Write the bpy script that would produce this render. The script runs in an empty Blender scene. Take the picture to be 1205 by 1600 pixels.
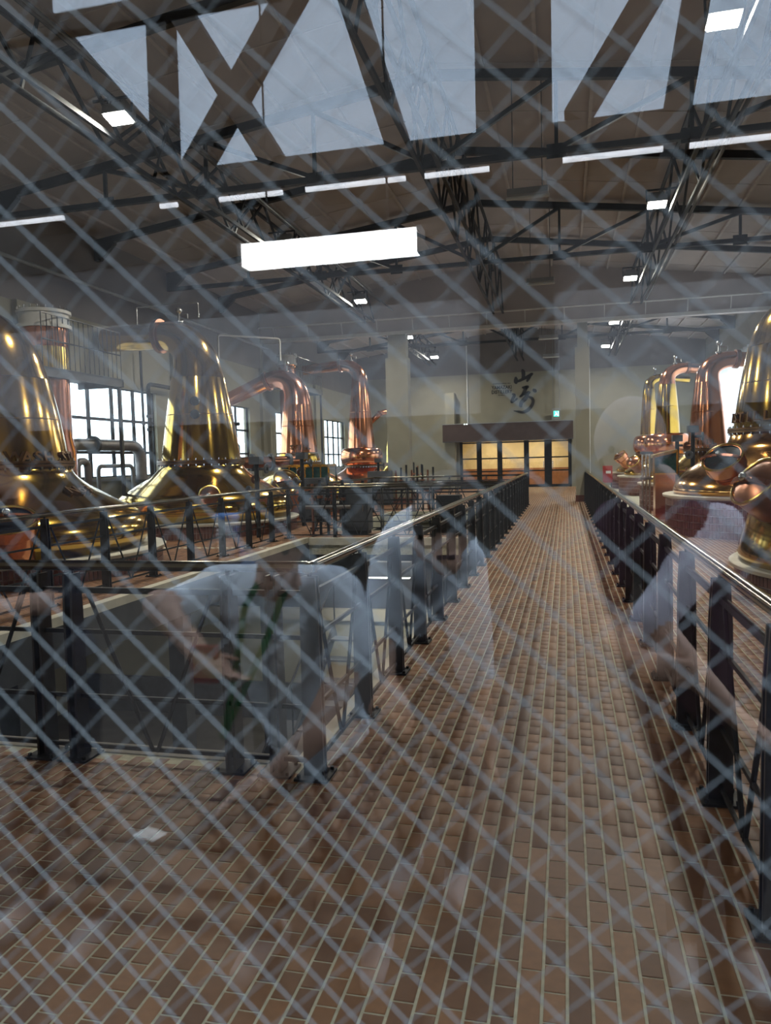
import bpy, bmesh, math, random
import numpy as np
from mathutils import Vector, Matrix

R = math.radians
random.seed(7)
SC = bpy.context.scene
COL = SC.collection

# ------------------------------------------------------------------ camera
CAM_H = 1.55
ROT = ((0.97250034, -0.00957133, -0.2327047),
       (0.23145326, -0.07153262, 0.97021259),
       (-0.0259322, -0.99739234, -0.06735019))      # world = ROT @ (right, down, forward)
cd = bpy.data.cameras.new('camera')
cam = bpy.data.objects.new('camera', cd)
COL.objects.link(cam)
m = Matrix.Identity(4)
for i in range(3):
    m[i][0] = ROT[i][0]; m[i][1] = -ROT[i][1]; m[i][2] = -ROT[i][2]
m[2][3] = CAM_H
cam.matrix_world = m
cd.sensor_fit = 'AUTO'; cd.sensor_width = 36.0
cd.lens = 1180.0 * 36.0 / 1600.0
cd.clip_start = 0.02; cd.clip_end = 300
cd.dof.use_dof = True; cd.dof.focus_distance = 9.0; cd.dof.aperture_fstop = 6.2
SC.camera = cam

# ------------------------------------------------------------------ world (bright overcast sky) and exposure
W = bpy.data.worlds.new('sky'); SC.world = W; W.use_nodes = True
wn = W.node_tree.nodes; wl = W.node_tree.links
for n in list(wn): wn.remove(n)
wo = wn.new('ShaderNodeOutputWorld'); wb = wn.new('ShaderNodeBackground')
wb.inputs['Color'].default_value = (0.74, 0.86, 1.0, 1); wb.inputs['Strength'].default_value = 6.0
wl.new(wb.outputs[0], wo.inputs[0])
SC.view_settings.view_transform = 'Standard'
SC.view_settings.look = 'None'
SC.view_settings.exposure = 0.0
SC.view_settings.gamma = 1.0
SC.view_settings.use_curve_mapping = False
LAMP_W = 190.0
SC.cycles.max_bounces = 5
SC.cycles.diffuse_bounces = 2
SC.cycles.glossy_bounces = 3
SC.cycles.caustics_reflective = False
SC.cycles.caustics_refractive = False
SC.cycles.adaptive_threshold = 0.04
SC.cycles.sample_clamp_indirect = 6.0
SC.cycles.transparent_max_bounces = 12

# ------------------------------------------------------------------ helpers
def origin(o):
    v = Vector((0, 0, 0))
    while o is not None:
        v += o.location; o = o.parent
    return v

def tag(o, label=None, cat=None, group=None, kind=None):
    if label: o['label'] = label
    if cat: o['category'] = cat
    if group: o['group'] = group
    if kind: o['kind'] = kind
    return o

def thing(name, label, cat, loc=(0, 0, 0), group=None, kind=None):
    o = bpy.data.objects.new(name, None); COL.objects.link(o)
    o.location = loc; o.empty_display_size = 0.1
    return tag(o, label, cat, group, kind)

def link(name, me, parent=None, loc=None):
    o = bpy.data.objects.new(name, me); COL.objects.link(o)
    if parent is not None: o.parent = parent
    if loc is not None: o.location = loc
    return o

def copy_tree(o, parent=None):
    c = o.copy(); COL.objects.link(c); c.parent = parent
    for ch in o.children: copy_tree(ch, c)
    return c

class MB:
    def __init__(s): s.v = []; s.f = []
    def add(s, vs, fs):
        b = len(s.v); s.v += [tuple(p) for p in vs]; s.f += [tuple(b + i for i in f) for f in fs]; return s
    def box(s, x0, x1, y0, y1, z0, z1):
        return s.add([(x0, y0, z0), (x1, y0, z0), (x1, y1, z0), (x0, y1, z0), (x0, y0, z1), (x1, y0, z1), (x1, y1, z1), (x0, y1, z1)],
                     [(0, 3, 2, 1), (4, 5, 6, 7), (0, 1, 5, 4), (1, 2, 6, 5), (2, 3, 7, 6), (3, 0, 4, 7)])
    def bar(s, p, q, w=.05, h=None, up=(0, 0, 1)):
        h = w if h is None else h
        p = Vector(p); q = Vector(q); d = (q - p).normalized(); u = Vector(up)
        if abs(d.dot(u)) > .98: u = Vector((0, 1, 0))
        a = d.cross(u).normalized() * w / 2; b = a.cross(d).normalized() * h / 2
        vs = [p - a - b, p + a - b, p + a + b, p - a + b, q - a - b, q + a - b, q + a + b, q - a + b]
        return s.add(vs, [(0, 3, 2, 1), (4, 5, 6, 7), (0, 1, 5, 4), (1, 2, 6, 5), (2, 3, 7, 6), (3, 0, 4, 7)])
    def tube(s, pts, r, n=12, caps=True):
        pts = [Vector(p) for p in pts]; k = len(pts)
        rs = [r] * k if not hasattr(r, '__len__') else list(r)
        t0 = (pts[1] - pts[0]).normalized()
        u = Vector((0, 0, 1)) if abs(t0.z) < .9 else Vector((1, 0, 0))
        u = (u - t0 * u.dot(t0)).normalized(); b = len(s.v); tp = t0
        for i, p in enumerate(pts):
            if i == 0: t = t0
            elif i == k - 1: t = (pts[i] - pts[i - 1]).normalized()
            else: t = ((pts[i + 1] - p).normalized() + (p - pts[i - 1]).normalized()).normalized()
            u = tp.rotation_difference(t) @ u; u = (u - t * u.dot(t)).normalized(); w = t.cross(u); tp = t
            for j in range(n):
                a = 2 * math.pi * j / n; s.v.append(tuple(p + (u * math.cos(a) + w * math.sin(a)) * rs[i]))
        for i in range(k - 1):
            for j in range(n):
                j2 = (j + 1) % n
                s.f.append((b + i * n + j, b + i * n + j2, b + (i + 1) * n + j2, b + (i + 1) * n + j))
        if caps:
            s.f.append(tuple(b + j for j in reversed(range(n)))); s.f.append(tuple(b + (k - 1) * n + j for j in range(n)))
        return s
    def lathe(s, prof, c=(0, 0, 0), n=48, axis=None, a0=0.0, a1=2 * math.pi, caps=True):
        b = len(s.v); c = Vector(c); full = abs(a1 - a0 - 2 * math.pi) < 1e-6
        M = Vector((0, 0, 1)).rotation_difference(Vector(axis).normalized()) if axis is not None else None
        m_ = n if full else n + 1
        for (r, z) in prof:
            for j in range(m_):
                a = a0 + (a1 - a0) * j / n
                p = Vector((r * math.cos(a), r * math.sin(a), z))
                if M is not None: p = M @ p
                s.v.append(tuple(c + p))
        for i in range(len(prof) - 1):
            for j in range(n):
                j2 = (j + 1) % m_
                s.f.append((b + i * m_ + j, b + i * m_ + j2, b + (i + 1) * m_ + j2, b + (i + 1) * m_ + j))
        if caps and full:
            if prof[0][0] > 1e-4: s.f.append(tuple(b + j for j in reversed(range(m_))))
            if prof[-1][0] > 1e-4: s.f.append(tuple(b + (len(prof) - 1) * m_ + j for j in range(m_)))
        return s
    def ball(s, c, r, n=14, sc=(1, 1, 1)):
        k = n // 2; b = len(s.v)
        for i in range(k + 1):
            t = math.pi * i / k
            for j in range(n):
                a = 2 * math.pi * j / n
                s.v.append((c[0] + r * sc[0] * math.sin(t) * math.cos(a), c[1] + r * sc[1] * math.sin(t) * math.sin(a), c[2] - r * sc[2] * math.cos(t)))
        for i in range(k):
            for j in range(n):
                j2 = (j + 1) % n
                s.f.append((b + i * n + j, b + i * n + j2, b + (i + 1) * n + j2, b + (i + 1) * n + j))
        return s
    def prism(s, poly, f):      # poly: 2D list, f maps (u, v, depth 0/1) -> point
        n = len(poly)
        vs = [f(u, v, 0) for u, v in poly] + [f(u, v, 1) for u, v in poly]
        fs = [tuple(reversed(range(n))), tuple(range(n, 2 * n))] + [(i, (i + 1) % n, n + (i + 1) % n, n + i) for i in range(n)]
        return s.add(vs, fs)
    def mesh(s, name, mat=None, off=(0, 0, 0), smooth=True):
        me = bpy.data.meshes.new(name)
        o = Vector(off)
        me.from_pydata([(p[0] - o.x, p[1] - o.y, p[2] - o.z) for p in s.v], [], s.f)
        if smooth:
            me.polygons.foreach_set('use_smooth', [True] * len(me.polygons))
            me.set_sharp_from_angle(angle=R(38))
        if mat is not None: me.materials.append(mat)
        me.update(); return me
    def build(s, name, mat, parent=None, smooth=True):
        bmf = s.mesh(name, mat, origin(parent) if parent else (0, 0, 0), smooth)
        bm = bmesh.new(); bm.from_mesh(bmf); bmesh.ops.recalc_face_normals(bm, faces=bm.faces); bm.to_mesh(bmf); bm.free()
        if smooth: bmf.set_sharp_from_angle(angle=R(38))
        return link(name, bmf, parent)

# ------------------------------------------------------------------ materials
def new_mat(name):
    M_ = bpy.data.materials.new(name); M_.use_nodes = True
    nt = M_.node_tree; b = nt.nodes['Principled BSDF']
    return M_, nt, b

def mat(name, col, rough=.6, metal=0.0, var=.12, scale=6.0, bump=0.0, bscale=40.0, spec=.5, emit=None, es=0.0, coat=0.0):
    M_, nt, b = new_mat(name)
    b.inputs['Roughness'].default_value = rough; b.inputs['Metallic'].default_value = metal
    b.inputs['Specular IOR Level'].default_value = spec
    if coat: b.inputs['Coat Weight'].default_value = coat; b.inputs['Coat Roughness'].default_value = .08
    tc = nt.nodes.new('ShaderNodeTexCoord'); nz = nt.nodes.new('ShaderNodeTexNoise')
    nz.inputs['Scale'].default_value = scale; nz.inputs['Detail'].default_value = 4
    nt.links.new(tc.outputs['Object'], nz.inputs['Vector'])
    rp = nt.nodes.new('ShaderNodeMapRange'); rp.inputs['To Min'].default_value = 1 - var; rp.inputs['To Max'].default_value = 1 + var
    rp.inputs['From Min'].default_value = .3; rp.inputs['From Max'].default_value = .7
    nt.links.new(nz.outputs['Fac'], rp.inputs['Value'])
    mx = nt.nodes.new('ShaderNodeVectorMath'); mx.operation = 'SCALE'; mx.inputs[0].default_value = col[:3]
    nt.links.new(rp.outputs[0], mx.inputs['Scale']); nt.links.new(mx.outputs[0], b.inputs['Base Color'])
    if bump:
        n2 = nt.nodes.new('ShaderNodeTexNoise'); n2.inputs['Scale'].default_value = bscale; n2.inputs['Detail'].default_value = 5
        nt.links.new(tc.outputs['Object'], n2.inputs['Vector'])
        bp = nt.nodes.new('ShaderNodeBump'); bp.inputs['Strength'].default_value = bump; bp.inputs['Distance'].default_value = .01
        nt.links.new(n2.outputs['Fac'], bp.inputs['Height']); nt.links.new(bp.outputs[0], b.inputs['Normal'])
    if emit is not None:
        b.inputs['Emission Color'].default_value = (*emit, 1); b.inputs['Emission Strength'].default_value = es
    return M_

def brick_mat(name, c1, c2, c3, rough=.45):
    M_, nt, b = new_mat(name); b.inputs['Roughness'].default_value = rough; b.inputs['Specular IOR Level'].default_value = .35
    oi = nt.nodes.new('ShaderNodeObjectInfo'); ge = nt.nodes.new('ShaderNodeNewGeometry')
    ad = nt.nodes.new('ShaderNodeMath'); ad.operation = 'ADD'
    nt.links.new(oi.outputs['Random'], ad.inputs[0]); nt.links.new(ge.outputs['Random Per Island'], ad.inputs[1])
    fr = nt.nodes.new('ShaderNodeMath'); fr.operation = 'FRACT'; nt.links.new(ad.outputs[0], fr.inputs[0])
    cr = nt.nodes.new('ShaderNodeValToRGB')
    cr.color_ramp.elements[0].color = (*c1, 1); cr.color_ramp.elements[1].color = (*c3, 1)
    e = cr.color_ramp.elements.new(.5); e.color = (*c2, 1)
    nt.links.new(fr.outputs[0], cr.inputs[0])
    nz = nt.nodes.new('ShaderNodeTexNoise'); nz.inputs['Scale'].default_value = 30; nz.inputs['Detail'].default_value = 6
    nt.links.new(ge.outputs['Position'], nz.inputs['Vector'])
    rp = nt.nodes.new('ShaderNodeMapRange'); rp.inputs['To Min'].default_value = .75; rp.inputs['To Max'].default_value = 1.2
    nt.links.new(nz.outputs['Fac'], rp.inputs['Value'])
    mx = nt.nodes.new('ShaderNodeVectorMath'); mx.operation = 'SCALE'
    nt.links.new(cr.outputs[0], mx.inputs[0]); nt.links.new(rp.outputs[0], mx.inputs['Scale'])
    nt.links.new(mx.outputs[0], b.inputs['Base Color'])
    bp = nt.nodes.new('ShaderNodeBump'); bp.inputs['Strength'].default_value = .15; bp.inputs['Distance'].default_value = .002
    nt.links.new(nz.outputs['Fac'], bp.inputs['Height']); nt.links.new(bp.outputs[0], b.inputs['Normal'])
    return M_

def glass_mat(name, fac=.06, tint=(1, 1, 1), dirt=0.0):
    M_ = bpy.data.materials.new(name); M_.use_nodes = True; nt = M_.node_tree
    for n in list(nt.nodes): nt.nodes.remove(n)
    o = nt.nodes.new('ShaderNodeOutputMaterial'); mx = nt.nodes.new('ShaderNodeMixShader'); mx.inputs[0].default_value = fac
    tr = nt.nodes.new('ShaderNodeBsdfTransparent'); tr.inputs[0].default_value = (*tint, 1)
    gl = nt.nodes.new('ShaderNodeBsdfGlossy'); gl.inputs['Roughness'].default_value = 0.0; gl.inputs['Color'].default_value = (1, 1, 1, 1)
    nt.links.new(tr.outputs[0], mx.inputs[1]); nt.links.new(gl.outputs[0], mx.inputs[2]); nt.links.new(mx.outputs[0], o.inputs[0])
    return M_

def emit_mat(name, col, s):
    M_, nt, b = new_mat(name)
    b.inputs['Base Color'].default_value = (*col, 1)
    b.inputs['Emission Color'].default_value = (*col, 1); b.inputs['Emission Strength'].default_value = s
    return M_

M = {}
M['brick'] = brick_mat('floor_brick_clay', (.13, .050, .018), (.205, .088, .034), (.285, .132, .055), .55)
M['grout'] = mat('pale_grout', (.52, .49, .36), .85, var=.2, scale=25, bump=.2)
M['plinth_tile'] = brick_mat('red_plinth_tile', (.115, .042, .03), (.15, .058, .042), (.185, .075, .055), .35)
M['plinth_grout'] = mat('plinth_grout', (.58, .47, .40), .8)
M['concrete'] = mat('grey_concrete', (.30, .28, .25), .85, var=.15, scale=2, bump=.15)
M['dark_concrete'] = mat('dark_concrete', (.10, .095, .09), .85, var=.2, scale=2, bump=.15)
M['coping'] = mat('pale_coping', (.62, .58, .48), .7, var=.1)
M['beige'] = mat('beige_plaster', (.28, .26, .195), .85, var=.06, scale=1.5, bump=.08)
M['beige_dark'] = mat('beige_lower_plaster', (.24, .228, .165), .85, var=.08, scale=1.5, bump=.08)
M['taupe'] = mat('taupe_ceiling', (.50, .43, .40), .85, var=.10, scale=.9, bump=.1)
M['taupe_dark'] = mat('taupe_wall_paint', (.17, .145, .13), .85, var=.08, scale=1.2)
M['rib'] = mat('ceiling_rib', (.55, .48, .44), .7, var=.1)
M['steel'] = mat('black_steel', (.013, .014, .016), .6, metal=.0, var=.2, spec=.3)
M['post'] = mat('black_post_paint', (.010, .011, .014), .32, var=.2, spec=.6)
M['handrail'] = mat('dark_brass_handrail', (.12, .10, .065), .16, metal=1.0, var=.15)
M['white_paint'] = mat('white_paint', (.78, .76, .72), .5, var=.05)
M['grey_paint'] = mat('grey_paint', (.25, .25, .25), .5, var=.1)
M['conduit_grey'] = mat('conduit_grey', (.13, .125, .12), .7, var=.1, spec=.2)
M['dkgrey'] = mat('dark_grey_paint', (.06, .065, .075), .5, var=.15)
M['gold'] = mat('gold_lacquered_copper', (.52, .325, .06), .13, metal=1, var=.10, scale=1.5, bump=.03, bscale=3)  # gold, brown and copper tints of the stills partly hold the hall's lighting
M['gold_brown'] = mat('brown_lacquered_copper', (.42, .25, .06), .15, metal=1, var=.14, scale=1.2, bump=.03, bscale=3)
M['copper'] = mat('polished_copper', (.68, .28, .14), .17, metal=1, var=.10, scale=1.5, bump=.03, bscale=3)
M['gold_copper'] = mat('golden_copper', (.60, .31, .09), .14, metal=1, var=.14, scale=1.0, bump=.03, bscale=3)
M['copper_pink'] = mat('pink_copper', (.72, .33, .23), .2, metal=1, var=.08, scale=1.5, bump=.03, bscale=3)
M['copper_dark'] = mat('aged_copper', (.30, .13, .075), .28, metal=1, var=.2, scale=3)
M['brass'] = mat('brass', (.70, .50, .13), .2, metal=1, var=.1)
M['bronze'] = mat('dark_bronze_letters', (.16, .085, .035), .35, metal=1, var=.2)
M['chrome'] = mat('steel_bright', (.62, .62, .62), .2, metal=1, var=.08)
M['pipe'] = mat('lagged_pipe', (.20, .185, .18), .45, metal=.5, var=.15)
M['teal'] = mat('teal_paint', (.03, .16, .20), .4, var=.1)
M['dark_glass'] = mat('dark_glass', (.012, .016, .022), .15, var=.1, spec=.35)
M['green_glass'] = mat('green_glass', (.01, .05, .045), .08, var=.3, scale=9, spec=.7)
M['brown_sign'] = mat('brown_canopy_paint', (.055, .035, .032), .5, var=.08)
M['ink'] = mat('black_ink', (.008, .008, .009), .6, var=.1)
M['red'] = mat('red_paint', (.32, .03, .03), .4, var=.08)
M['white_plastic'] = mat('white_plastic', (.7, .7, .68), .5, var=.03)
M['lamp_lens'] = emit_mat('floodlight_lens', (1, .98, .90), 60.0)
M['tube_lit'] = emit_mat('lit_tube', (.93, .94, 1), 5.0)
M['lamp_diffuser'] = emit_mat('lamp_diffuser', (.97, .98, 1), 13.0)
M['exit'] = emit_mat('exit_green', (.05, .8, .45), 2.2)
M['exit_white'] = emit_mat('exit_white', (.85, 1, .95), 3.0)
M['lit_room'] = mat('lit_room_wall', (.78, .66, .42), .8, var=.06)
M['lit_wood'] = mat('lit_room_wood', (.30, .13, .05), .5, var=.15)
M['curtain'] = None
M['pane'] = glass_mat('window_glass', .06, (.96, .98, .97))
M['wired_glass'] = glass_mat('wired_glass', .065, (.97, .985, .98))
M['wire'] = mat('glass_wire', (.155, .175, .19), .55, metal=.0, var=.1)
M['court_floor'] = mat('court_paving', (.026, .018, .015), .7, var=.2, scale=3)
M['court_dark'] = mat('court_dark_wall', (.025, .023, .022), .8, var=.1)
M['court_mid'] = mat('court_mid_wall', (.11, .105, .11), .9, var=.12, scale=1.2)
M['court_pale'] = mat('court_pale_wall', (.32, .31, .32), .9, var=.12, scale=1.2)
M['court_steel'] = mat('court_brown_steel', (.020, .016, .014), .7, var=.1)
M['shirt'] = mat('light_blue_shirt', (.74, .82, .93), .85, var=.12, scale=5, bump=.5, bscale=9)
M['lavender'] = mat('lavender_sleeve', (.68, .65, .78), .85, var=.1, scale=5)
M['cap_cloth'] = mat('pale_cap_cloth', (.34, .30, .33), .9, var=.1)
M['skin'] = mat('skin', (.55, .34, .26), .55, var=.06)
M['navy'] = mat('navy_cloth', (.020, .022, .04), .9, var=.15)
M['plum'] = mat('plum_cloth', (.06, .022, .05), .9, var=.15)
M['hair'] = mat('dark_hair', (.015, .011, .010), .6, var=.2)
M['lanyard'] = mat('green_lanyard', (.01, .16, .05), .6, var=.1)
M['sneaker'] = mat('pale_sneaker', (.35, .34, .36), .7, var=.1)
M['blue_plastic'] = mat('blue_plastic', (.14, .32, .70), .35, var=.05)
M['clear_plastic'] = mat('pale_plastic', (.62, .63, .66), .35, var=.05)
cm, nt, b = new_mat('white_curtain')
tl = nt.nodes.new('ShaderNodeBsdfTranslucent'); tl.inputs[0].default_value = (.95, .95, .96, 1)
df = nt.nodes.new('ShaderNodeBsdfDiffuse'); df.inputs[0].default_value = (.75, .76, .78, 1)
mx = nt.nodes.new('ShaderNodeMixShader'); mx.inputs[0].default_value = .15
nt.links.new(tl.outputs[0], mx.inputs[1]); nt.links.new(df.outputs[0], mx.inputs[2])
nt.links.new(mx.outputs[0], nt.nodes['Material Output'].inputs[0]); M['curtain'] = cm

# ------------------------------------------------------------------ main dimensions
XL, XR, YB, YF = -11.0, 6.7, 40.0, 0.383
XRIDGE = -2.2
def roof(x): return 8.25 - .13 * abs(x - XRIDGE)     # underside of the ceiling panels
PY_ = 26.5
LOW = -3.9                                           # lower storey floor
VX0, VX1, VY0, VY1 = -5.15, -1.36, 3.66, 14.6        # the open well beside the walkway
V2Y0, V2Y1 = 16.4, 22.4                              # second well

# ------------------------------------------------------------------ floors
def slab(name, rects, z0, z1, m_, label, parent=None):
    b_ = MB()
    for (x0, x1, y0, y1) in rects: b_.box(x0, x1, y0, y1, z0, z1)
    return tag(b_.build(name, m_, parent, smooth=False), label, None, None, 'structure')
TOPZ = -0.0008
floor_rects = [(-7.0, XR, YF, VY0), (VX1, XR, VY0, YB), (-7.0, VX1, VY1, V2Y0), (XL, VX1, V2Y1, YB), (XL, -7.0, YF, V2Y1), (-7.0, VX0, VY0, V2Y1)]
floor = slab('floor', floor_rects, -.32, TOPZ, M['grout'], 'brown brick floor with pale joints around the open wells and along the walkway')
BW, BL, JX, JY = .0705, .122, .0095, .0065
H_ = .022
def brick_mesh(l):
    b_ = MB(); w = (BW - JX) / 2; e = .0018; hl = l / 2
    vs = [(-w, -hl, -H_ / 2), (w, -hl, -H_ / 2), (w, hl, -H_ / 2), (-w, hl, -H_ / 2),
          (-w, -hl, .0004), (w, -hl, .0004), (w, hl, .0004), (-w, hl, .0004),
          (-w + e, -hl + e, .0016), (w - e, -hl + e, .0016), (w - e, hl - e, .0016), (-w + e, hl - e, .0016)]
    fs = [(8, 9, 10, 11)]
    for i in range(4):
        j = (i + 1) % 4; fs += [(4 + i, 4 + j, 8 + j, 8 + i), (i, j, 4 + j, 4 + i)]
    b_.add(vs, fs); return b_
bm_half = brick_mesh(BL - JY); bm_full = brick_mesh(2 * BL - JY)
me_half = bm_half.mesh('brick_half', M['brick'], smooth=False); me_full = bm_full.mesh('brick_full', M['brick'], smooth=False)
def project(p):
    d = Vector(p) - Vector((0, 0, CAM_H))
    c = [sum(ROT[i][k] * d[i] for i in range(3)) for k in range(3)]
    return (602.5 + 1180 * c[0] / c[2], 800 + 1180 * c[1] / c[2]) if c[2] > .1 else (-1e4, -1e4)
bricks = []
def lay(x0, x1, y0, y1, mixed=None):
    c0 = round(x0 / BW); c1 = round(x1 / BW)
    for c in range(c0, c1):
        xc = (c + .5) * BW - .01
        full = mixed is not None and mixed(xc) and c % 2 == 0
        L = BL * (2 if full else 1)
        ph = (.0 if c % 2 == 0 else .061) + (.027 if full else 0)
        k = math.ceil((y0 - ph) / L)
        while (k + 1) * L + ph <= y1:
            bricks.append((xc, k * L + ph + L / 2, full)); k += 1
mixed = lambda x: -.45 < x < .62
XW = VX1 + .10
lay(-5.2, XW, 1.2, VY0 - .11, mixed); lay(XW, .76, 1.2, 39.9, mixed)
lay(.76, 5.0, 1.2, 23.0); lay(-7.6, VX0 - .1, VY0, 13.0); lay(-5.15, VX1, VY1, V2Y0); lay(-10.9, -7.6, VY0, 13.0); lay(-10.9, VX0 - .1, 13.0, V2Y1); lay(-10.9, XW, V2Y1 + .05, 39.9)
def seen(b_):
    x, y = project((b_[0], b_[1], 0)); return -5 < x < 1210 and 0 < y < 1606
order = sorted([i for i, b_ in enumerate(bricks) if seen(b_)], key=lambda i: bricks[i][1] + .15 * abs(bricks[i][0]))
near = set(order[:300])
for i in near:
    x, y, full = bricks[i]
    link('brick', me_full if full else me_half, floor, (x, y, 0))
rest = [b_ for i, b_ in enumerate(bricks) if i not in near]
base = {False: (np.array(bm_half.v), bm_half.f), True: (np.array(bm_full.v), bm_full.f)}
rng = np.random.default_rng(3)
allv = []; 
P_ = np.array([(x, y, 0) for x, y, f in rest]); isf = np.array([f for x, y, f in rest])
P_[:, 2] = rng.uniform(-.0004, .0004, len(P_))
vh, vf = base[False][0], base[True][0]
V_ = np.where(isf[:, None, None], vf[None], vh[None]) + P_[:, None, :]
F_ = np.array(base[False][1]); nb = len(rest)
Fq = (F_[None] + (np.arange(nb) * len(vh))[:, None, None]).reshape(-1, 4)
me = bpy.data.meshes.new('brick_field')
me.vertices.add(nb * len(vh)); me.vertices.foreach_set('co', V_.reshape(-1))
me.loops.add(Fq.size); me.loops.foreach_set('vertex_index', Fq.reshape(-1).astype(np.int32))
me.polygons.add(len(Fq)); me.polygons.foreach_set('loop_start', np.arange(0, Fq.size, 4, dtype=np.int32))
me.update(calc_edges=True); me.materials.append(M['brick'])
bf = link('brick_field', me, floor); bf['kind'] = 'stuff'

# edge coping of the wells
cp = MB()
cp.box(VX0 - .10, VX0 + .03, VY0, VY1, -.07, .03); cp.box(VX0, VX1, VY1 - .05, VY1 + .1, -.12, .02)
cp.box(VX1 - .02, VX1 + .07, VY0, VY1, -.32, .012); 
tag(cp.build('trim_1', M['coping'], None, False), 'pale concrete coping along the edges of the open well', None, None, 'structure')
tag(MB().box(-7, VX1 - .03, VY0 - .10, VY0 + .02, -.32, .006).build('trim_3', M['concrete'], None, False), 'grey concrete kerb below the near railing of the well', None, None, 'structure')
# lower storey seen through the well
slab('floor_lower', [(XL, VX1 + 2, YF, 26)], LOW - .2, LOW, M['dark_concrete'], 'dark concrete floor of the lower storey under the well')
lw = MB(); lw.box(XL, VX1 + .5, 14.9, 15.1, LOW, -1.72)
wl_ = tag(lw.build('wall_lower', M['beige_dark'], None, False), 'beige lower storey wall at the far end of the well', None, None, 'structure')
q = MB(); q.box(XL, VX1 + .5, 14.78, 14.92, -1.72, -1.48); q.build('ledge', M['beige'], wl_, False)
q = MB(); q.box(XL, VX1 + .5, 14.82, 14.92, LOW, LOW + .8); q.build('dark_base', M['dkgrey'], wl_, False)
q = MB(); q.box(VX0, VX1, VY1 + .02, VY1 + .12, -.32, -.12); q.build('slab_edge', M['copper_dark'], wl_, False)
q = MB(); q.box(VX0 - .12, VX0 + .02, VY0, VY1, -.5, -.07); q.build('platform_fascia', M['dkgrey'], wl_, False)
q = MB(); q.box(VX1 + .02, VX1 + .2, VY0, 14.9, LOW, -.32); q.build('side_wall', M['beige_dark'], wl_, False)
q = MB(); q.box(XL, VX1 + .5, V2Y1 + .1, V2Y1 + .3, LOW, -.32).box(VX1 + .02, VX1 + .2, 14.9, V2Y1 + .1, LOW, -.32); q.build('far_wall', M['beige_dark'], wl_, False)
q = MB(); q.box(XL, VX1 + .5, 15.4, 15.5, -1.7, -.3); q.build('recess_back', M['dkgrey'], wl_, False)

for k, (x, y) in enumerate(((-8.2, 9.0), (-3.3, 13.6))):  # the lamp under the platform is added to brighten the lower storey
    t = thing('lower_lamp', ['bulkhead lamp under the platform of the left stills', 'bulkhead lamp on the lower storey beam at the far end of the well'][k], 'lamp', (x, y, -.62), 'lower storey lamps')
    MB().box(x - .5, x + .5, y - .09, y + .09, -.60, -.5 if k == 0 else -.32).build('housing', M['grey_paint'], t, False)
    MB().box(x - .47, x + .47, y - .07, y + .07, -.63, -.60).build('lens', emit_mat('lower_lamp_lens', (1, .95, .85), 5), t, False)
    ld = bpy.data.lights.new('lower_lamp_beam', 'AREA'); ld.shape = 'RECTANGLE'; ld.size = .9; ld.size_y = .14; ld.energy = 60; ld.color = (1, .94, .84)
    lo = bpy.data.objects.new('lower_lamp_beam', ld); COL.objects.link(lo); lo.parent = t; lo.location = (0, 0, -.02)

for k, y in enumerate((6.2, 9.4, 12.6)):
    o = MB().box(-5.35, -5.12, y - .12, y + .12, LOW, -.5).build('column', M['dkgrey'], None, False)
    tag(o, '%s dark column holding up the left platform in the well' % ['nearest', 'middle', 'farthest'][k], None, None, 'structure')
t = thing('stair', 'black steel stair descending inside the well', 'stair', (-3.6, 10.0, LOW))
for x in (-4.0, -3.3): MB().bar((x, 8.2, LOW + .05), (x, 12.6, -1.4), .05, .22).build('stringer', M['steel'], t, False)
for k in range(10): f_ = (k + .5) / 10; MB().box(-4.0, -3.3, 8.2 + 4.4 * f_ - .13, 8.2 + 4.4 * f_ + .13, LOW + .1 + 2.4 * f_, LOW + .13 + 2.4 * f_).build('tread', M['dkgrey'], t, False)
MB().tube([(-4.0, 8.2, LOW + 1.0), (-4.0, 12.6, -.5)], .02, 8).build('handrail', M['steel'], t)
for k in range(5): f_ = k / 4; MB().tube([(-4.0, 8.2 + 4.4 * f_, LOW + .1 + 2.4 * f_), (-4.0, 8.2 + 4.4 * f_, LOW + 1.0 + 2.4 * f_)], .014, 6).build('baluster', M['steel'], t)
t = thing('vent_unit', 'dark louvred unit standing on the lower storey floor of the well', 'vent', (-2.3, 11.8, LOW))
MB().box(-2.75, -1.85, 11.5, 12.1, LOW, LOW + 2.1).build('cabinet', M['dkgrey'], t, False)
for k in range(12): MB().box(-2.65, -1.95, 11.46, 11.5, LOW + .5 + k * .12, LOW + .56 + k * .12).build('slat', M['grey_paint'], t, False)
tag(MB().tube([(-3.0, 6.5, LOW), (-3.0, 6.5, LOW + 1.6), (-2.7, 6.9, LOW + 1.9), (-2.2, 7.2, LOW + 1.9)], .06, 10).build('steel_pipe', M['chrome']), 'bright bent steel pipe at the bottom of the well', 'pipe')

# ------------------------------------------------------------------ walls
win_left = [(8.7, 12.6), (15.1, 19.0), (21.5, 25.4), (27.9, 31.8), (34.0, 37.4)]
WZ0, WZ1 = 1.32, 3.58
w = MB(); prev = YF
for (a, c) in win_left:
    w.box(XL - .25, XL, prev, a, LOW, 7.6); w.box(XL - .25, XL, a, c, LOW, WZ0); w.box(XL - .25, XL, a, c, WZ1, 7.6); prev = c
w.box(XL - .25, XL, prev, YB, LOW, 7.6)
wl_left = tag(w.build('wall_left', M['beige'], None, False), 'beige plaster long wall with steel windows behind the stills on the left', None, None, 'structure')
MB().box(XL, XL + .012, YF + .1, PY_, 5.05, roof(XL) + .02).build('upper_panel', M['taupe_dark'], wl_left, False)
MB().box(XL, XL + .012, PY_ + .3, YB, 5.05, roof(XL) + .02).build('upper_panel', M['taupe_dark'], wl_left, False)
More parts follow.
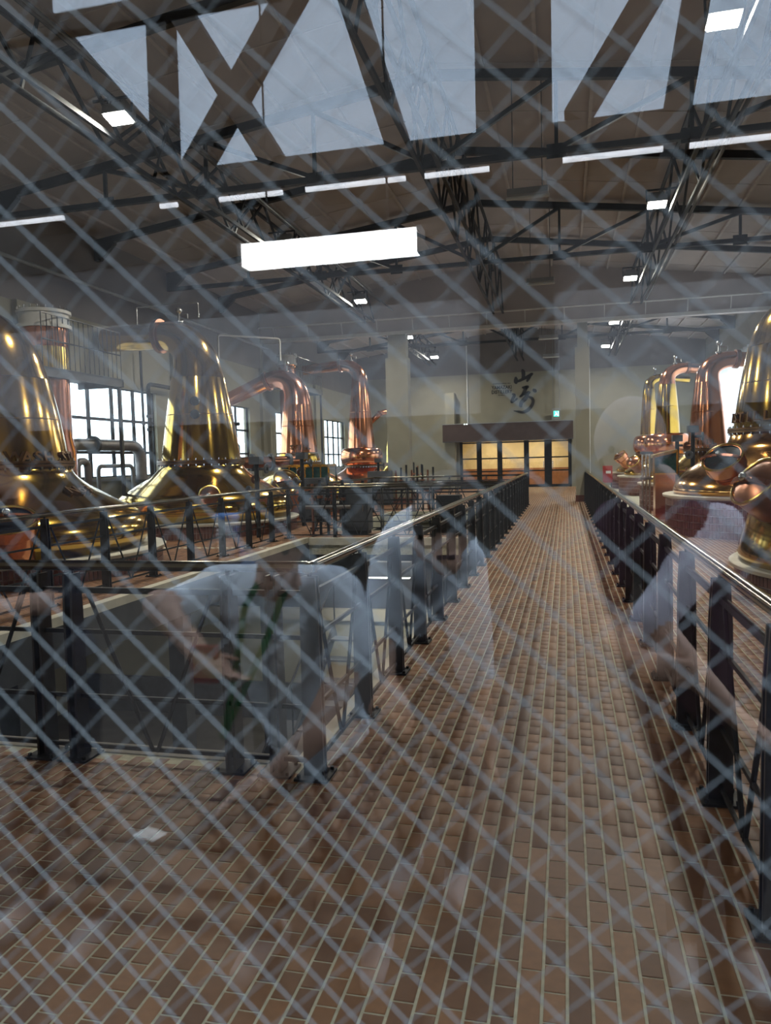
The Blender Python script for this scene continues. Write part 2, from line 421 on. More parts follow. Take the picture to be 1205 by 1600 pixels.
for i, y in enumerate((13.9, 20.2, 26.7, 32.9, 39.2)):
    q = MB().box(XL, XL + .11, y - .35, y + .35, 0, 5.05); q.build('pilaster', M['beige'], wl_left, False)
for i, (a, c) in enumerate(win_left):
    t = thing('window_%d' % (i + 1), ['tall steel window next to the wired glass on the left wall', 'steel framed factory window beside the copper condenser', 'steel framed window behind the tall second still', 'steel framed window between third and fourth stills', 'small far steel window beside the ball still'][i], None, (XL - .12, (a + c) / 2, WZ0), None, 'structure')
    fr = MB(); n = 4; rows = [WZ0, WZ0 + .62, WZ0 + 1.44, WZ1]
    for z in rows: fr.box(XL - .15, XL - .09, a, c, z - .035, z + .035)
    for k in range(n + 1):
        y = a + (c - a) * k / n; fr.box(XL - .15, XL - .09, y - .04, y + .04, WZ0, WZ1)
    fr.build('window_frame', M['steel'], t, False)
    for k in range(n):
        for r_ in range(3):
            y0 = a + (c - a) * k / n + .04; y1 = a + (c - a) * (k + 1) / n - .04
            MB().box(XL - .125, XL - .117, y0, y1, rows[r_] + .035, rows[r_ + 1] - .035).build('pane', M['pane'], t, False)
    MB().box(XL - .2, XL + .06, a - .05, c + .05, WZ0 - .09, WZ0 - .035).build('window_sill', M['grey_paint'], t, False)
# outside: ground and a pale wall with greenery seen through the windows
slab('ground', [(-60, XL - .3, -10, 60), (XR + .3, 60, -10, 60)], -.5, -.3, M['concrete'], 'concrete ground outside the windows')
# right wall with the large curtained opening
RW0, RW1, RZ0, RZ1 = 24.0, 39.2, .6, 5.2
w = MB(); w.box(XR, XR + .25, YF, RW0, LOW, 7.6); w.box(XR, XR + .25, RW1, YB, LOW, 7.6)
w.box(XR, XR + .25, RW0, RW1, LOW, RZ0); w.box(XR, XR + .25, RW0, RW1, RZ1, 7.6)
tag(w.build('wall_right', M['beige'], None, False), 'beige plaster long wall behind the right row of stills', None, None, 'structure')
cu = MB(); n = 170; vs = []; fs = []
for k in range(n + 1):
    y = RW0 - .6 + (RW1 - RW0 + 1.1) * k / n; x = XR - .22 + .07 * math.sin(k * .9) + .03 * math.sin(k * .37)
    vs += [(x, y, .1), (x, y, 5.4)]
    if k: fs.append((2 * k - 2, 2 * k, 2 * k + 1, 2 * k - 1))
cu.add(vs, fs); cu_o = cu.build('curtain', M['curtain'])
md = cu_o.modifiers.new('thickness', 'SOLIDIFY'); md.thickness = .006
tag(cu_o, 'white backlit sheet curtain hanging behind the far right stills', 'curtain')
q = MB().tube([(XR - .22, RW0 - .8, 5.42), (XR - .22, RW1 + .8, 5.42)], .02, 8); q.build('curtain_rail', M['chrome'], cu_o)
# back wall
w = MB(); DX0, DX1, DZ = -5.45, .3, 2.42
def gable(b_, x0, x1, z0, y, th):
    xs = [x0] + ([XRIDGE] if x0 < XRIDGE < x1 else []) + [x1]
    poly = [(x0, z0), (x1, z0)] + [(x, roof(x) + .05) for x in reversed(xs)]
    b_.prism(poly, lambda u, v, d: (u, y + th * d, v))
gable(w, XL, DX0, 0, YB, .25); gable(w, DX1, XR, 0, YB, .25); gable(w, DX0, DX1, DZ, YB, .25)
wbk = tag(w.build('wall_back', M['beige'], None, False), 'beige end wall carrying black calligraphy above the glazed doors', None, None, 'structure')
w = MB(); gable(w, XL, XR, 5.95, YB - .012, .010); w.build('upper_panel', M['taupe_dark'], wbk, False)
# lit room behind the doors
w = MB(); w.box(DX0 - .8, DX1 + .8, YB + 3.4, YB + 3.5, 0, 3); w.box(DX0 - .8, DX0 - .7, YB + .25, YB + 3.4, 0, 3)
w.box(DX1 + .7, DX1 + .8, YB + .25, YB + 3.4, 0, 3); w.box(DX0 - .8, DX1 + .8, YB + .25, YB + 3.4, 2.9, 3); 
rb = tag(w.build('wall_lobby', M['lit_room'], None, False), 'warm lit lobby wall seen through the end doors', None, None, 'structure')
MB().box(DX0 - .7, DX1 + .7, YB + 3.3, YB + 3.4, 0, .95).build('wood_dado', M['lit_wood'], rb, False)
MB().box(DX0 - .8, DX1 + .8, YB + .25, YB + 3.4, -.2, 0).build('lobby_floor', M['lit_wood'], rb, False)
for x in (-3.9, -1.3):
    ld = bpy.data.lights.new('lobby_light', 'AREA'); ld.energy = 85; ld.size = .5; ld.color = (1, .78, .48)
    lo = bpy.data.objects.new('lobby_light', ld); COL.objects.link(lo); lo.location = (x, YB + 1.8, 2.86)
    t = thing('lobby_downlight', ['round warm downlight over the left lobby doors', 'round warm downlight over the right lobby doors'][x > -2], 'light', (x, YB + 1.8, 2.88))
    MB().lathe([(.16, 0), (.18, .02), (.18, .03)], (x, YB + 1.8, 2.87), 20).build('lens', emit_mat('downlight_lens', (1, .8, .5), 6), t)
# doors
door_x = [(-5.40, -4.48), (-4.40, -3.40), (-3.32, -2.02), (-1.94, -.98), (-.78, .22)]
for i, (a, c) in enumerate(door_x):
    t = thing('door_%d' % (i + 1), ['glazed side panel at the left end of the door front', 'second narrow glazed panel of the door front', 'wide fixed glazed panel in the middle of the door front', 'black framed glass door left of the double leaf joint', 'black framed glass door below the exit sign'][i], None, ((a + c) / 2, YB + .06, 0), None, 'structure')
    f = MB()
    f.box(a, a + .09, YB + .02, YB + .10, 0, DZ); f.box(c - .09, c, YB + .02, YB + .10, 0, DZ)
    for z in (.0, .82, 1.5, DZ - .09): f.box(a + .09, c - .09, YB + .02, YB + .10, z, z + (.14 if z == 0 else .07))
    f.build('door_frame', M['steel'], t, False)
    for (z0, z1) in ((.14, .82), (.89, 1.5), (1.57, DZ - .09)):
        MB().box(a + .09, c - .09, YB + .05, YB + .06, z0, z1).build('pane', M['pane'], t, False)
    if i > 2:
        hx = c - .13 if i == 3 else a + .13
        MB().tube([(hx, YB - .02, .95), (hx, YB - .02, 1.35)], .018, 8).build('door_handle', M['chrome'], t)
w = MB()
for (a, c) in ((-5.45, -5.40), (-4.48, -4.40), (-3.40, -3.32), (-2.02, -1.94), (-.98, -.78), (.22, .30)): w.box(a, c, YB, YB + .14, 0, DZ)
tag(w.build('trim_2', M['steel'], None, False), 'black steel mullions between the glazed doors', None, None, 'structure')
# canopy over the doors
t = thing('door_canopy', 'dark brown box canopy projecting above the glazed end doors', 'canopy', (-2.9, 39.4, 2.42))
MB().box(-6.2, .38, 39.0, 39.98, 2.46, 3.33).build('fascia', M['brown_sign'], t, False)
MB().box(-6.22, .40, 38.98, 39.98, 3.33, 3.37).build('top_trim', M['grey_paint'], t, False)
MB().box(-6.2, .38, 39.0, 39.98, 2.42, 2.46).build('soffit', M['dkgrey'], t, False)
for x in (-5.05, -4.93): MB().lathe([(.035, 0), (.03, .05), (.0, .06)], (x, 38.97, 3.3), 10).build('indicator_lamp', M['exit_white'], t)
w = MB().box(-6.15, -5.62, 39.35, 39.98, 0, 2.42).box(-6.1, -5.62, 39.35, 39.98, 3.37, 5.0)
tag(w.build('column', M['beige'], None, False), 'short beige pier supporting the left end of the door canopy', None, None, 'structure')
# front wall with the opening of the wired glass
GX0, GX1, GZ0, GZ1 = -.98, .82, .16, 2.42
w = MB(); y0, y1 = YF - .07, YF + .07
w.box(XL, GX0 - .06, y0, y1, LOW, 8.4); w.box(GX1 + .06, XR, y0, y1, LOW, 8.4); w.box(GX0 - .06, GX1 + .06, y0, y1, GZ1 + .06, 8.4); w.box(GX0 - .06, GX1 + .06, y0, y1, LOW, GZ0 - .06)
tag(w.build('wall_front', M['white_paint'], None, False), 'front wall around the wired viewing window', None, None, 'structure')

# ------------------------------------------------------------------ wired glass pane
t = thing('window_6', 'wired safety glass pane with a diamond mesh, the whole view is seen through it', None, ((GX0 + GX1) / 2, YF, GZ0), None, 'structure')
MB().box(GX0, GX1, YF - .0034, YF + .0034, GZ0, GZ1).build('glass_pane', M['wired_glass'], t, False)
f = MB()
f.box(GX0 - .06, GX0, y0 - .01, y1 + .01, GZ0 - .06, GZ1 + .06).box(GX1, GX1 + .06, y0 - .01, y1 + .01, GZ0 - .06, GZ1 + .06)
f.box(GX0, GX1, y0 - .01, y1 + .01, GZ0 - .06, GZ0).box(GX0, GX1, y0 - .01, y1 + .01, GZ1, GZ1 + .06)
f.build('window_frame', M['steel'], t, False)
def clip_line(px, pz, dx, dz):
    t0, t1 = -9., 9.
    for p, d, lo, hi in ((px, dx, GX0, GX1), (pz, dz, GZ0, GZ1)):
        if abs(d) < 1e-9: continue
        a, c = (lo - p) / d, (hi - p) / d
        if a > c: a, c = c, a
        t0, t1 = max(t0, a), min(t1, c)
    return (t0, t1) if t1 > t0 + .01 else None
PITCH = .0575 * YF
for fam, ang, ph, wr in ((0, R(-43.2), -.7939 * YF, .00046), (1, R(43.2), -.3137 * YF, .00027)):  # second wire set drawn thinner, its weaker lighting put into the radius
    dx, dz = math.cos(ang), math.sin(ang); nx, nz = -dz, dx
    for k in range(-90, 120):
        off = ph + k * PITCH; px, pz = nx * off, CAM_H + nz * off
        cl = clip_line(px, pz, dx, dz)
        if not cl: continue
        yy = YF + (.0007 if fam else -.0007)
        ns = max(2, int((cl[1] - cl[0]) / .03))
        MB().tube([(px + dx * (cl[0] + (cl[1] - cl[0]) * i_ / ns), yy, pz + dz * (cl[0] + (cl[1] - cl[0]) * i_ / ns)) for i_ in range(ns + 1)], wr, 5).build('wire', M['wire'], t)

# ------------------------------------------------------------------ ceiling
c = MB()
c.prism([(XL, roof(XL)), (XRIDGE, roof(XRIDGE)), (XR, roof(XR)), (XR, roof(XR) + .2), (XRIDGE, roof(XRIDGE) + .2), (XL, roof(XL) + .2)], lambda u, v, d: (u, YF - .1 + (YB - YF + .3) * d, v))
ceil = tag(c.build('ceiling', M['taupe'], None, False), 'taupe board ceiling of the low gabled roof with long ribs', None, None, 'structure')
x = XRIDGE - 9 * .9
while x < XR - .2:
    if x > XL + .2 and abs(x - XRIDGE) > .1:
        z = roof(x); MB().box(x - .03, x + .03, YF, YB, z - .055, z + .02).build('rib', M['rib'], ceil, False)
    x += .9
for k in range(1, 22):
    y = YF + k * 1.82
    for s_ in (-1, 1):
        xe = XL if s_ < 0 else XR
        b_ = MB().bar((XRIDGE, y, roof(XRIDGE) - .004), (xe, y, roof(xe) - .004), .022, .012); b_.build('batten', M['rib'], ceil, False)
MB().box(XRIDGE - .12, XRIDGE + .12, YF, YB, roof(XRIDGE) - .1, roof(XRIDGE) + .02).build('ridge_board', M['rib'], ceil, False)

# partition: beam on two columns with the plastered gable above it
PY = 26.6
w = MB(); gable(w, XL, XR, 6.02, PY, .22)
pw = tag(w.build('wall_partition', M['taupe'], None, False), 'plain taupe gable wall above the white beam across the hall', None, None, 'structure')
t = thing('cross_beam', 'long white beam with a pipe rail spanning the hall between the two columns', 'beam', (XRIDGE, PY - .1, 6.02))
MB().box(XL, XR, PY - .06, PY - .001, 6.02, 6.14).build('lower_flange', M['white_paint'], t, False)
MB().tube([(XL, PY - .16, 6.55), (XR, PY - .16, 6.55)], .032, 10).build('pipe', M['white_paint'], t)
for k in range(14):
    x = XL + .6 + k * 1.3
    MB().bar((x, PY - .16, 6.53), (x, PY - .03, 6.16), .03, .03).build('bracket', M['white_paint'], t, False)
for nm, x0, x1, lab in (('l', -6.22, -5.42, 'broad beige column under the white beam between the left stills and the doors'), ('r', .34, .80, 'narrow beige column with a red base beside the right handrail end')):
    w = MB().box(x0, x1, PY - .1, PY + .4, .0, 5.2).box(x0 + .08, x1 - .05, PY - .02, PY + .35, 5.2, 6.1)
    o = tag(w.build('column', M['beige'], None, False), lab, None, None, 'structure')
    MB().box(x0 - .02, x1 + .02, PY - .12, PY + .42, 0, .22).build('base', M['plinth_tile'], o, False)

# roof trusses
def truss(y, full, lab):
    t = thing('roof_truss' if full else 'roof_rafter', lab, 'truss' if full else 'rafter', (XRIDGE, y, 6.6), 'roof steelwork')
    top = lambda x: roof(x) - .16
    for s_, xe in ((-1, XL + .02), (1, XR - .02)):
        MB().bar((XRIDGE, y, top(XRIDGE)), (xe, y, top(xe)), .11, .15).build('top_chord', M['steel'], t, False)
        MB().prism([(xe, top(xe) + .06), (xe, top(xe) - .42), (xe - s_ * .14, top(xe) - .42), (xe - s_ * .55, top(xe) - .05), (xe - s_ * .55, top(xe) + .06)], lambda u, v, d: (u, y - .06 + .12 * d, v)).build('end_bracket', M['steel'], t, False)
    if full:
        zb = 6.58
        MB().bar((XL + .02, y, zb), (XR - .02, y, zb), .10, .10).build('bottom_chord', M['steel'], t, False)
        for s_ in (-1, 1):
            for k in range(1, 4):
                x = XRIDGE + s_ * 2.1 * k; xp = XRIDGE + s_ * 2.1 * (k - 1)
                MB().bar((x, y, zb), (x, y, top(x)), .06, .06).build('vertical_strut', M['steel'], t, False)
                MB().bar((x, y, top(x) - .05), (xp, y, zb + .03), .075, .075).build('diagonal_strut', M['steel'], t, False)
                MB().box(x - .16, x + .16, y - .012, y + .012, zb - .1, zb + .13).build('gusset', M['steel'], t, False)
    return t
truss(13.2, True, 'nearest black steel roof truss across the hall'); truss(19.9, True, 'second black steel roof truss before the gable wall')
truss(33.3, True, 'farthest black steel roof truss beyond the gable wall')
for y, lab in ((9.9, 'first bare black rafter under the ceiling'), (16.5, 'black rafter between the two near roof trusses'), (23.2, 'black rafter just before the gable wall'), (29.9, 'first black rafter beyond the gable wall'), (36.6, 'last black rafter near the end wall')):
    truss(y, False, lab)
def girder(x, ya, yb, lab):
    t = thing('lattice_girder', lab, 'girder', (x, (ya + yb) / 2, 6.55), 'long roof girders')
    for dx in (-.16, .16):
        zt = roof(x + dx) - .26; zb = 6.52
        MB().bar((x + dx, ya, zb), (x + dx, yb, zb), .06, .07).build('bottom_chord', M['steel'], t, False)
        MB().bar((x + dx, ya, zt), (x + dx, yb, zt), .06, .07).build('top_chord', M['steel'], t, False)
        n = int((yb - ya) / 1.1); st = (yb - ya) / n
        for k in range(n):
            y = ya + k * st; a, c_ = ((zb, zt) if k % 2 == 0 else (zt, zb))
            MB().bar((x + dx, y, a), (x + dx, y + st, c_), .045, .045).build('lacing_bar', M['steel'], t, False)
    for k in range(int((yb - ya) / 3.3)):
        y = ya + 1.6 + k * 3.3
        MB().bar((x - .16, y, 6.52), (x + .16, y, roof(x) - .26), .04, .04).build('cross_bar', M['steel'], t, False)
GX = {'left': -6.75, 'middle': XRIDGE, 'right': 2.3}
for nm, x in GX.items():
    girder(x, 4.0, PY - .05, {'left': 'long lattice girder over the left row of stills', 'middle': 'long lattice girder under the roof ridge', 'right': 'long lattice girder carrying floodlights over the right walkway'}[nm])
    girder(x, PY + .3, 39.7, {'left': 'far continuation of the left lattice girder past the gable wall', 'middle': 'far continuation of the ridge girder past the gable wall', 'right': 'far continuation of the right lattice girder past the gable wall'}[nm])
for x, z, r_, lab in ((2.62, 6.62, .035, 'pale conduit running beside the right lattice girder'), (-6.35, 7.2, .03, 'pale conduit running beside the left lattice girder'), (-5.9, 6.85, .022, 'thin second conduit below the left lattice girder')):
    tag(MB().tube([(x, 4, z), (x, PY - .1, z)], r_, 8).build('conduit', M['dkgrey'] if r_ < .025 else M['conduit_grey']), lab, 'conduit')

# floodlights
fl_me = {}
def floodlight(x, y, lab, tilt):
    fx = 1 if x > 0 else -1
    t = thing('floodlight', lab, 'floodlight', (x, y, 6.6), 'floodlights on the roof girders')
    o = MB().box(-.19, .19, -.14, .14, .02, .16).box(-.13, .13, -.09, .09, .16, .24)
    for k in range(5): o.box(-.17 + k * .08, -.15 + k * .08, -.13, .13, .16, .21)
    o = o.build('housing', M['grey_paint'], t, False); o.data.transform(Matrix.Translation((x, y, 6.6))); 
    l_ = MB().box(-.17, .17, -.12, .12, -.005, .02).build('lens', M['lamp_lens'], t, False); l_.data.transform(Matrix.Translation((x, y, 6.6)))
    b_ = MB().bar((-.2, 0, .09), (-.2, 0, .34), .03, .01).bar((.2, 0, .09), (.2, 0, .34), .03, .01).bar((-.21 * fx, 0, .34), (.45 * fx, 0, .34), .03, .03).build('yoke', M['steel'], t, False)
    b_.data.transform(Matrix.Translation((x, y, 6.6)))
    for ob in (o, l_, b_): ob.rotation_euler = (tilt, 0, 0)
    ld = bpy.data.lights.new('floodlight_beam', 'AREA'); ld.shape = 'RECTANGLE'; ld.size = .34; ld.size_y = .24; ld.energy = LAMP_W; ld.color = (1, .93, .80)
    lo = bpy.data.objects.new('floodlight_beam', ld); COL.objects.link(lo); lo.parent = t; lo.location = (0, 0, -.03); lo.rotation_euler = (tilt, 0, 0)
ordn = ['first', 'second', 'third', 'fourth', 'fifth']
LY = (9.95, 16.65, 23.2, 30.6, 37.0)
for k, y in enumerate(LY):
    floodlight(1.86, y, '%s lit floodlight from the window along the right girder' % ordn[k], R(-12))
    floodlight(-6.27, y + .2 + .1 * k * .5, '%s lit floodlight from the window along the left girder' % ordn[k], R(-12))
# hanging unlit lamps along the walkway
for k, (y, lab) in enumerate(((13.7, 'nearest unlit tube lamp hanging on two rods above the walkway'), (20.5, 'second unlit tube lamp hanging above the walkway'), (30.0, 'third unlit tube lamp hanging past the gable wall'), (35.5, 'farthest unlit tube lamp hanging before the end wall'))):
    t = thing('hanging_lamp', lab, 'lamp', (-.6, y, 6.0), 'hanging tube lamps')
    MB().box(-.95, -.25, y - .10, y + .10, 6.10, 6.20).build('housing', M['grey_paint'], t, False)
    MB().tube([(-.97, y, 6.06), (-.23, y, 6.06)], .03, 10).build('tube', M['white_plastic'], t)
    for x in (-.85, -.35): MB().tube([(x, y, 6.2), (x, y, roof(x))], .008, 6).build('rod', M['steel'], t)

# ------------------------------------------------------------------ railings
def railing(name, lab, p0, p1, posts, z=0.0, cat='railing', top=1.07):
    p0 = Vector((*p0, z)); p1 = Vector((*p1, z)); d = (p1 - p0).normalized(); n = Vector((-d.y, d.x, 0)); L = (p1 - p0).length
    t = thing(name, lab, cat, p0, 'black walkway railings')
    MB().tube([p0 + Vector((0, 0, top - .028)) - d * .03, p1 + Vector((0, 0, top - .028)) + d * .03], .028, 14).build('handrail', M['handrail'], t)
    for h in (.91, .69, .34, .07):
        MB().bar(p0 + Vector((0, 0, h)), p1 + Vector((0, 0, h)), .014 if h < .9 else .022, .022 if h < .9 else .03).build('rail_bar', M['steel'], t, False)
    pm = MB(); tw, bw, th = .036, .052, .013
    def pt(a, b_, zz): return d * b_ + n * a + Vector((0, 0, zz))
    for off in (-.022, .022):
        pm.add([pt(-bw, off - th / 2, .012), pt(bw, off - th / 2, .012), pt(bw, off + th / 2, .012), pt(-bw, off + th / 2, .012),
                pt(-bw * .9, off - th / 2, .80), pt(bw * .9, off - th / 2, .80), pt(bw * .9, off + th / 2, .80), pt(-bw * .9, off + th / 2, .80),
                pt(-tw, off - th / 2, 1.0), pt(tw, off - th / 2, 1.0), pt(tw, off + th / 2, 1.0), pt(-tw, off + th / 2, 1.0)],
               [(3, 2, 1, 0), (0, 1, 5, 4), (1, 2, 6, 5), (2, 3, 7, 6), (3, 0, 4, 7), (4, 5, 9, 8), (5, 6, 10, 9), (6, 7, 11, 10), (7, 4, 8, 11), (8, 9, 10, 11)])
    pm.tube([(0, 0, .97), (0, 0, top - .03)], .012, 8)
    pmesh = pm.mesh('post', M['post'], smooth=False)
    bp = MB(); bp.bar(tuple(-d * .085 + Vector((0, 0, .008))), tuple(d * .085 + Vector((0, 0, .008))), .17, .012)
    for a in (-.065, .065):
        for b_ in (-.065, .065): q_ = pt(a, b_, 0); bp.tube([(q_.x, q_.y, .012), (q_.x, q_.y, .03)], .010, 6)
    bmesh_ = bp.mesh('base_plate', M['steel'], smooth=False)
    ps = sorted(posts)
    for s_ in ps:
        po = link('post', pmesh, t, d * s_); link('base_plate', bmesh_, po)
    cache = {}
    for a, c_ in zip(ps[:-1], ps[1:]):
        w_ = c_ - a
        if w_ < .4: continue
        key = round(w_, 3)
        if key not in cache:
            ms = []
            for e in (.09, w_ - .09):
                ms.append(MB().tube([tuple(d * (w_ / 2 + (.012 if e > w_ / 2 else -.012)) + Vector((0, 0, .06))), tuple(d * e + Vector((0, 0, .91)))], .011, 8).mesh('brace_rod', M['steel']))
            cache[key] = ms
        for me_ in cache[key]: link('brace_rod', me_, t, d * a)
    return t
lp = [3.46 + .93 * k for k in range(24)]
railing('railing', 'left walkway railing with black posts running to the far end', (-1.22, 3.46), (-1.22, lp[-1]), [y - 3.46 for y in lp])
rp = [1.62 + .955 * k for k in range(27)]
railing('railing', 'right walkway railing with dark brass handrail beside the right stills', (.655, 1.62), (.655, rp[-1]), [y - 1.62 for y in rp])
railing('railing', 'short railing across the near edge of the open well', (-1.22, 3.48), (-5.6, 3.48), [.2, .44, 1.34, 1.54, 2.46, 3.4, 4.3])
railing('railing', 'railing on the platform edge in front of the left stills', (-5.72, 3.8), (-5.72, 14.7), [.2 + 1.12 * k for k in range(10)])
railing('railing', 'railing across the far end of the open well', (-5.7, 14.72), (-1.3, 14.72), [.1, 1.1, 2.1, 3.1, 4.2])
railing('railing', 'railing on the near edge of the second well', (-5.7, 16.3), (-1.3, 16.3), [.1, 1.2, 2.3, 3.4, 4.3])
railing('railing', 'railing on the far edge of the second well', (-5.7, 22.5), (-1.3, 22.5), [.1, 1.2, 2.3, 3.4, 4.3])
railing('railing', 'railing along the left edge of the second well', (-5.72, 16.5), (-5.72, 22.4), [.2 + 1.1 * k for k in range(6)])

# ------------------------------------------------------------------ stills
def text_mesh(ch, size, depth):
    cu_ = bpy.data.curves.new('glyph', 'FONT'); cu_.body = ch; cu_.size = size; cu_.extrude = depth; cu_.offset = size * .02; cu_.align_x = 'CENTER'; cu_.resolution_u = 2
    o = bpy.data.objects.new('glyph', cu_); COL.objects.link(o)
    dg = bpy.context.evaluated_depsgraph_get(); me_ = bpy.data.meshes.new_from_object(o.evaluated_get(dg))
    bpy.data.objects.remove(o); bpy.data.curves.remove(cu_); return me_
_gl = {}
def glyph(ch, size, depth):
    k = (ch, size, depth)
    if k not in _gl:
        me_ = text_mesh(ch, size, depth); _gl[k] = ([tuple(v.co) for v in me_.vertices], [tuple(p.vertices) for p in me_.polygons]); bpy.data.meshes.remove(me_)
    return _gl[k]
def letters(b_, s_, center, z, rfun, a0, da, size, depth=.03, bold=1.12):
    a = a0
    for ch in s_:
        if ch != ' ':
            vs, fs = glyph(ch, size, depth); r_ = rfun(z); sl = math.atan2(rfun(z) - rfun(z + .2), .2)
            ra = Vector((math.cos(a), math.sin(a), 0)); ta = Vector((-math.sin(a), math.cos(a), 0)); up = (Vector((0, 0, 1)) * math.cos(sl) - ra * math.sin(sl)); nr = ta.cross(up)
            c_ = Vector((center[0], center[1], z)) + ra * (r_ + depth * .6)
            b_.add([c_ + ta * v[0] * bold + up * v[1] + nr * v[2] for v in vs], fs)
        a += da
def interp(prof):
    def f(z):
        for (r0, z0), (r1, z1) in zip(prof[:-1], prof[1:]):
            if z0 <= z <= z1: return r0 + (r1 - r0) * (z - z0) / (z1 - z0)
        return prof[0][0] if z < prof[0][1] else prof[-1][0]
    return f
def smooth_prof(prof, n=5):
    out = []
    for i in range(len(prof) - 1):
        p0 = prof[max(i - 1, 0)]; p1 = prof[i]; p2 = prof[i + 1]; p3 = prof[min(i + 2, len(prof) - 1)]
        for k in range(n):
            t_ = k / n; t2, t3 = t_ * t_, t_ ** 3
            out.append(tuple(.5 * (2 * p1[j] + (p2[j] - p0[j]) * t_ + (2 * p0[j] - 5 * p1[j] + 4 * p2[j] - p3[j]) * t2 + (3 * p1[j] - p0[j] - 3 * p2[j] + p3[j]) * t3) for j in (0, 1)))
    out.append(prof[-1]); return out
def flange(t, c_, z, r_, m_, nb=36):
    o = MB().lathe([(r_ - .06, z - .045), (r_ + .07, z - .045), (r_ + .07, z - .006), (r_ + .055, z), (r_ + .07, z + .006), (r_ + .07, z + .045), (r_ - .06, z + .045)], c_, 56, caps=False).build('flange', m_, t)
    b_ = MB()
    for k in range(nb):
        a = 2 * math.pi * k / nb; x, y = c_[0] + (r_ + .035) * math.cos(a), c_[1] + (r_ + .035) * math.sin(a)
        b_.tube([(x, y, z - .085), (x, y, z + .085)], .016, 6)
    bo = b_.build('bolts', M['chrome'], o); bo['kind'] = 'stuff'
    return o
def manway(t, p, ax, r_, L, m_, glass=True, strap=True, back=.5):
    p = Vector(p); ax = Vector(ax).normalized()
    o = MB().lathe([(r_ * .82, -back), (r_ * .85, 0), (r_, L * .2), (r_ * 1.03, L), (r_ * .9, L)], p, 36, ax, caps=False).build('manway', m_, t)
    rim = MB(); u = ax.orthogonal().normalized(); v = ax.cross(u); c_ = p + ax * L
    rim.tube([c_ + (u * math.cos(a) + v * math.sin(a)) * r_ for a in [2 * math.pi * k / 36 for k in range(37)]], .022, 8, False); rim.build('rim', M['brass'], o)
    if glass: MB().lathe([(0, L - .02), (r_ * .97, L - .02), (r_ * .97, L - .05)], p, 36, ax, caps=False).build('sight_glass', M['dark_glass'], o)
    else: MB().lathe([(0, L + .07), (r_ * .5, L + .055), (r_ * .97, L)], p, 36, ax, caps=False).build('cover', m_, o)
    if strap:
        sd = ax.cross(Vector((0, 0, 1))).normalized(); q_ = ax.cross(sd).normalized()
        cv = []
        for k in range(9):
            a = -1.0 + 2.0 * k / 8; cv.append(c_ + sd * (r_ * 1.12 * math.sin(a * 1.3)) + ax * (.10 * math.cos(a * 1.3)) - q_ * (-.15 * r_))
        b_ = MB()
        for a, c2 in zip(cv[:-1], cv[1:]): b_.bar(a, c2, .06, .022, tuple(ax))
        b_.build('strap', M['copper_pink'], o, False)
        MB().ball(tuple(cv[4] + ax * .04), .05, 10).build('strap_bolt', M['chrome'], o)
    return o
def plinth(t, c_, r_, h, rows, dz):
    o = MB().lathe([(r_ - .02, 0), (r_ - .02, h - .05)], c_, 96, caps=False).build('plinth', M['plinth_grout'], t)
    b_ = MB(); n = int(2 * math.pi * r_ / .068); th = 2 * math.pi / n
    for i in range(rows):
        z0 = .006 + i * dz; z1 = z0 + dz - .015
        for k in range(n):
            a, e = k * th + th * .10, (k + 1) * th - th * .10
            vs = [(c_[0] + rr * math.cos(x), c_[1] + rr * math.sin(x), c_[2] + z) for rr in (r_ - .02, r_) for z in (z0, z1) for x in (a, e)]
            b_.add(vs, [(4, 5, 7, 6), (0, 1, 5, 4), (2, 6, 7, 3), (0, 4, 6, 2), (1, 3, 7, 5)])
    ti = b_.build('tile_cladding', M['plinth_tile'], o, False); ti['kind'] = 'stuff'
    MB().lathe([(.3, h - .05), (r_ + .05, h - .05), (r_ + .06, h - .01), (r_ + .05, h), (.3, h)], c_, 96, caps=False).build('cap_ring', M['coping'], o)
    return o
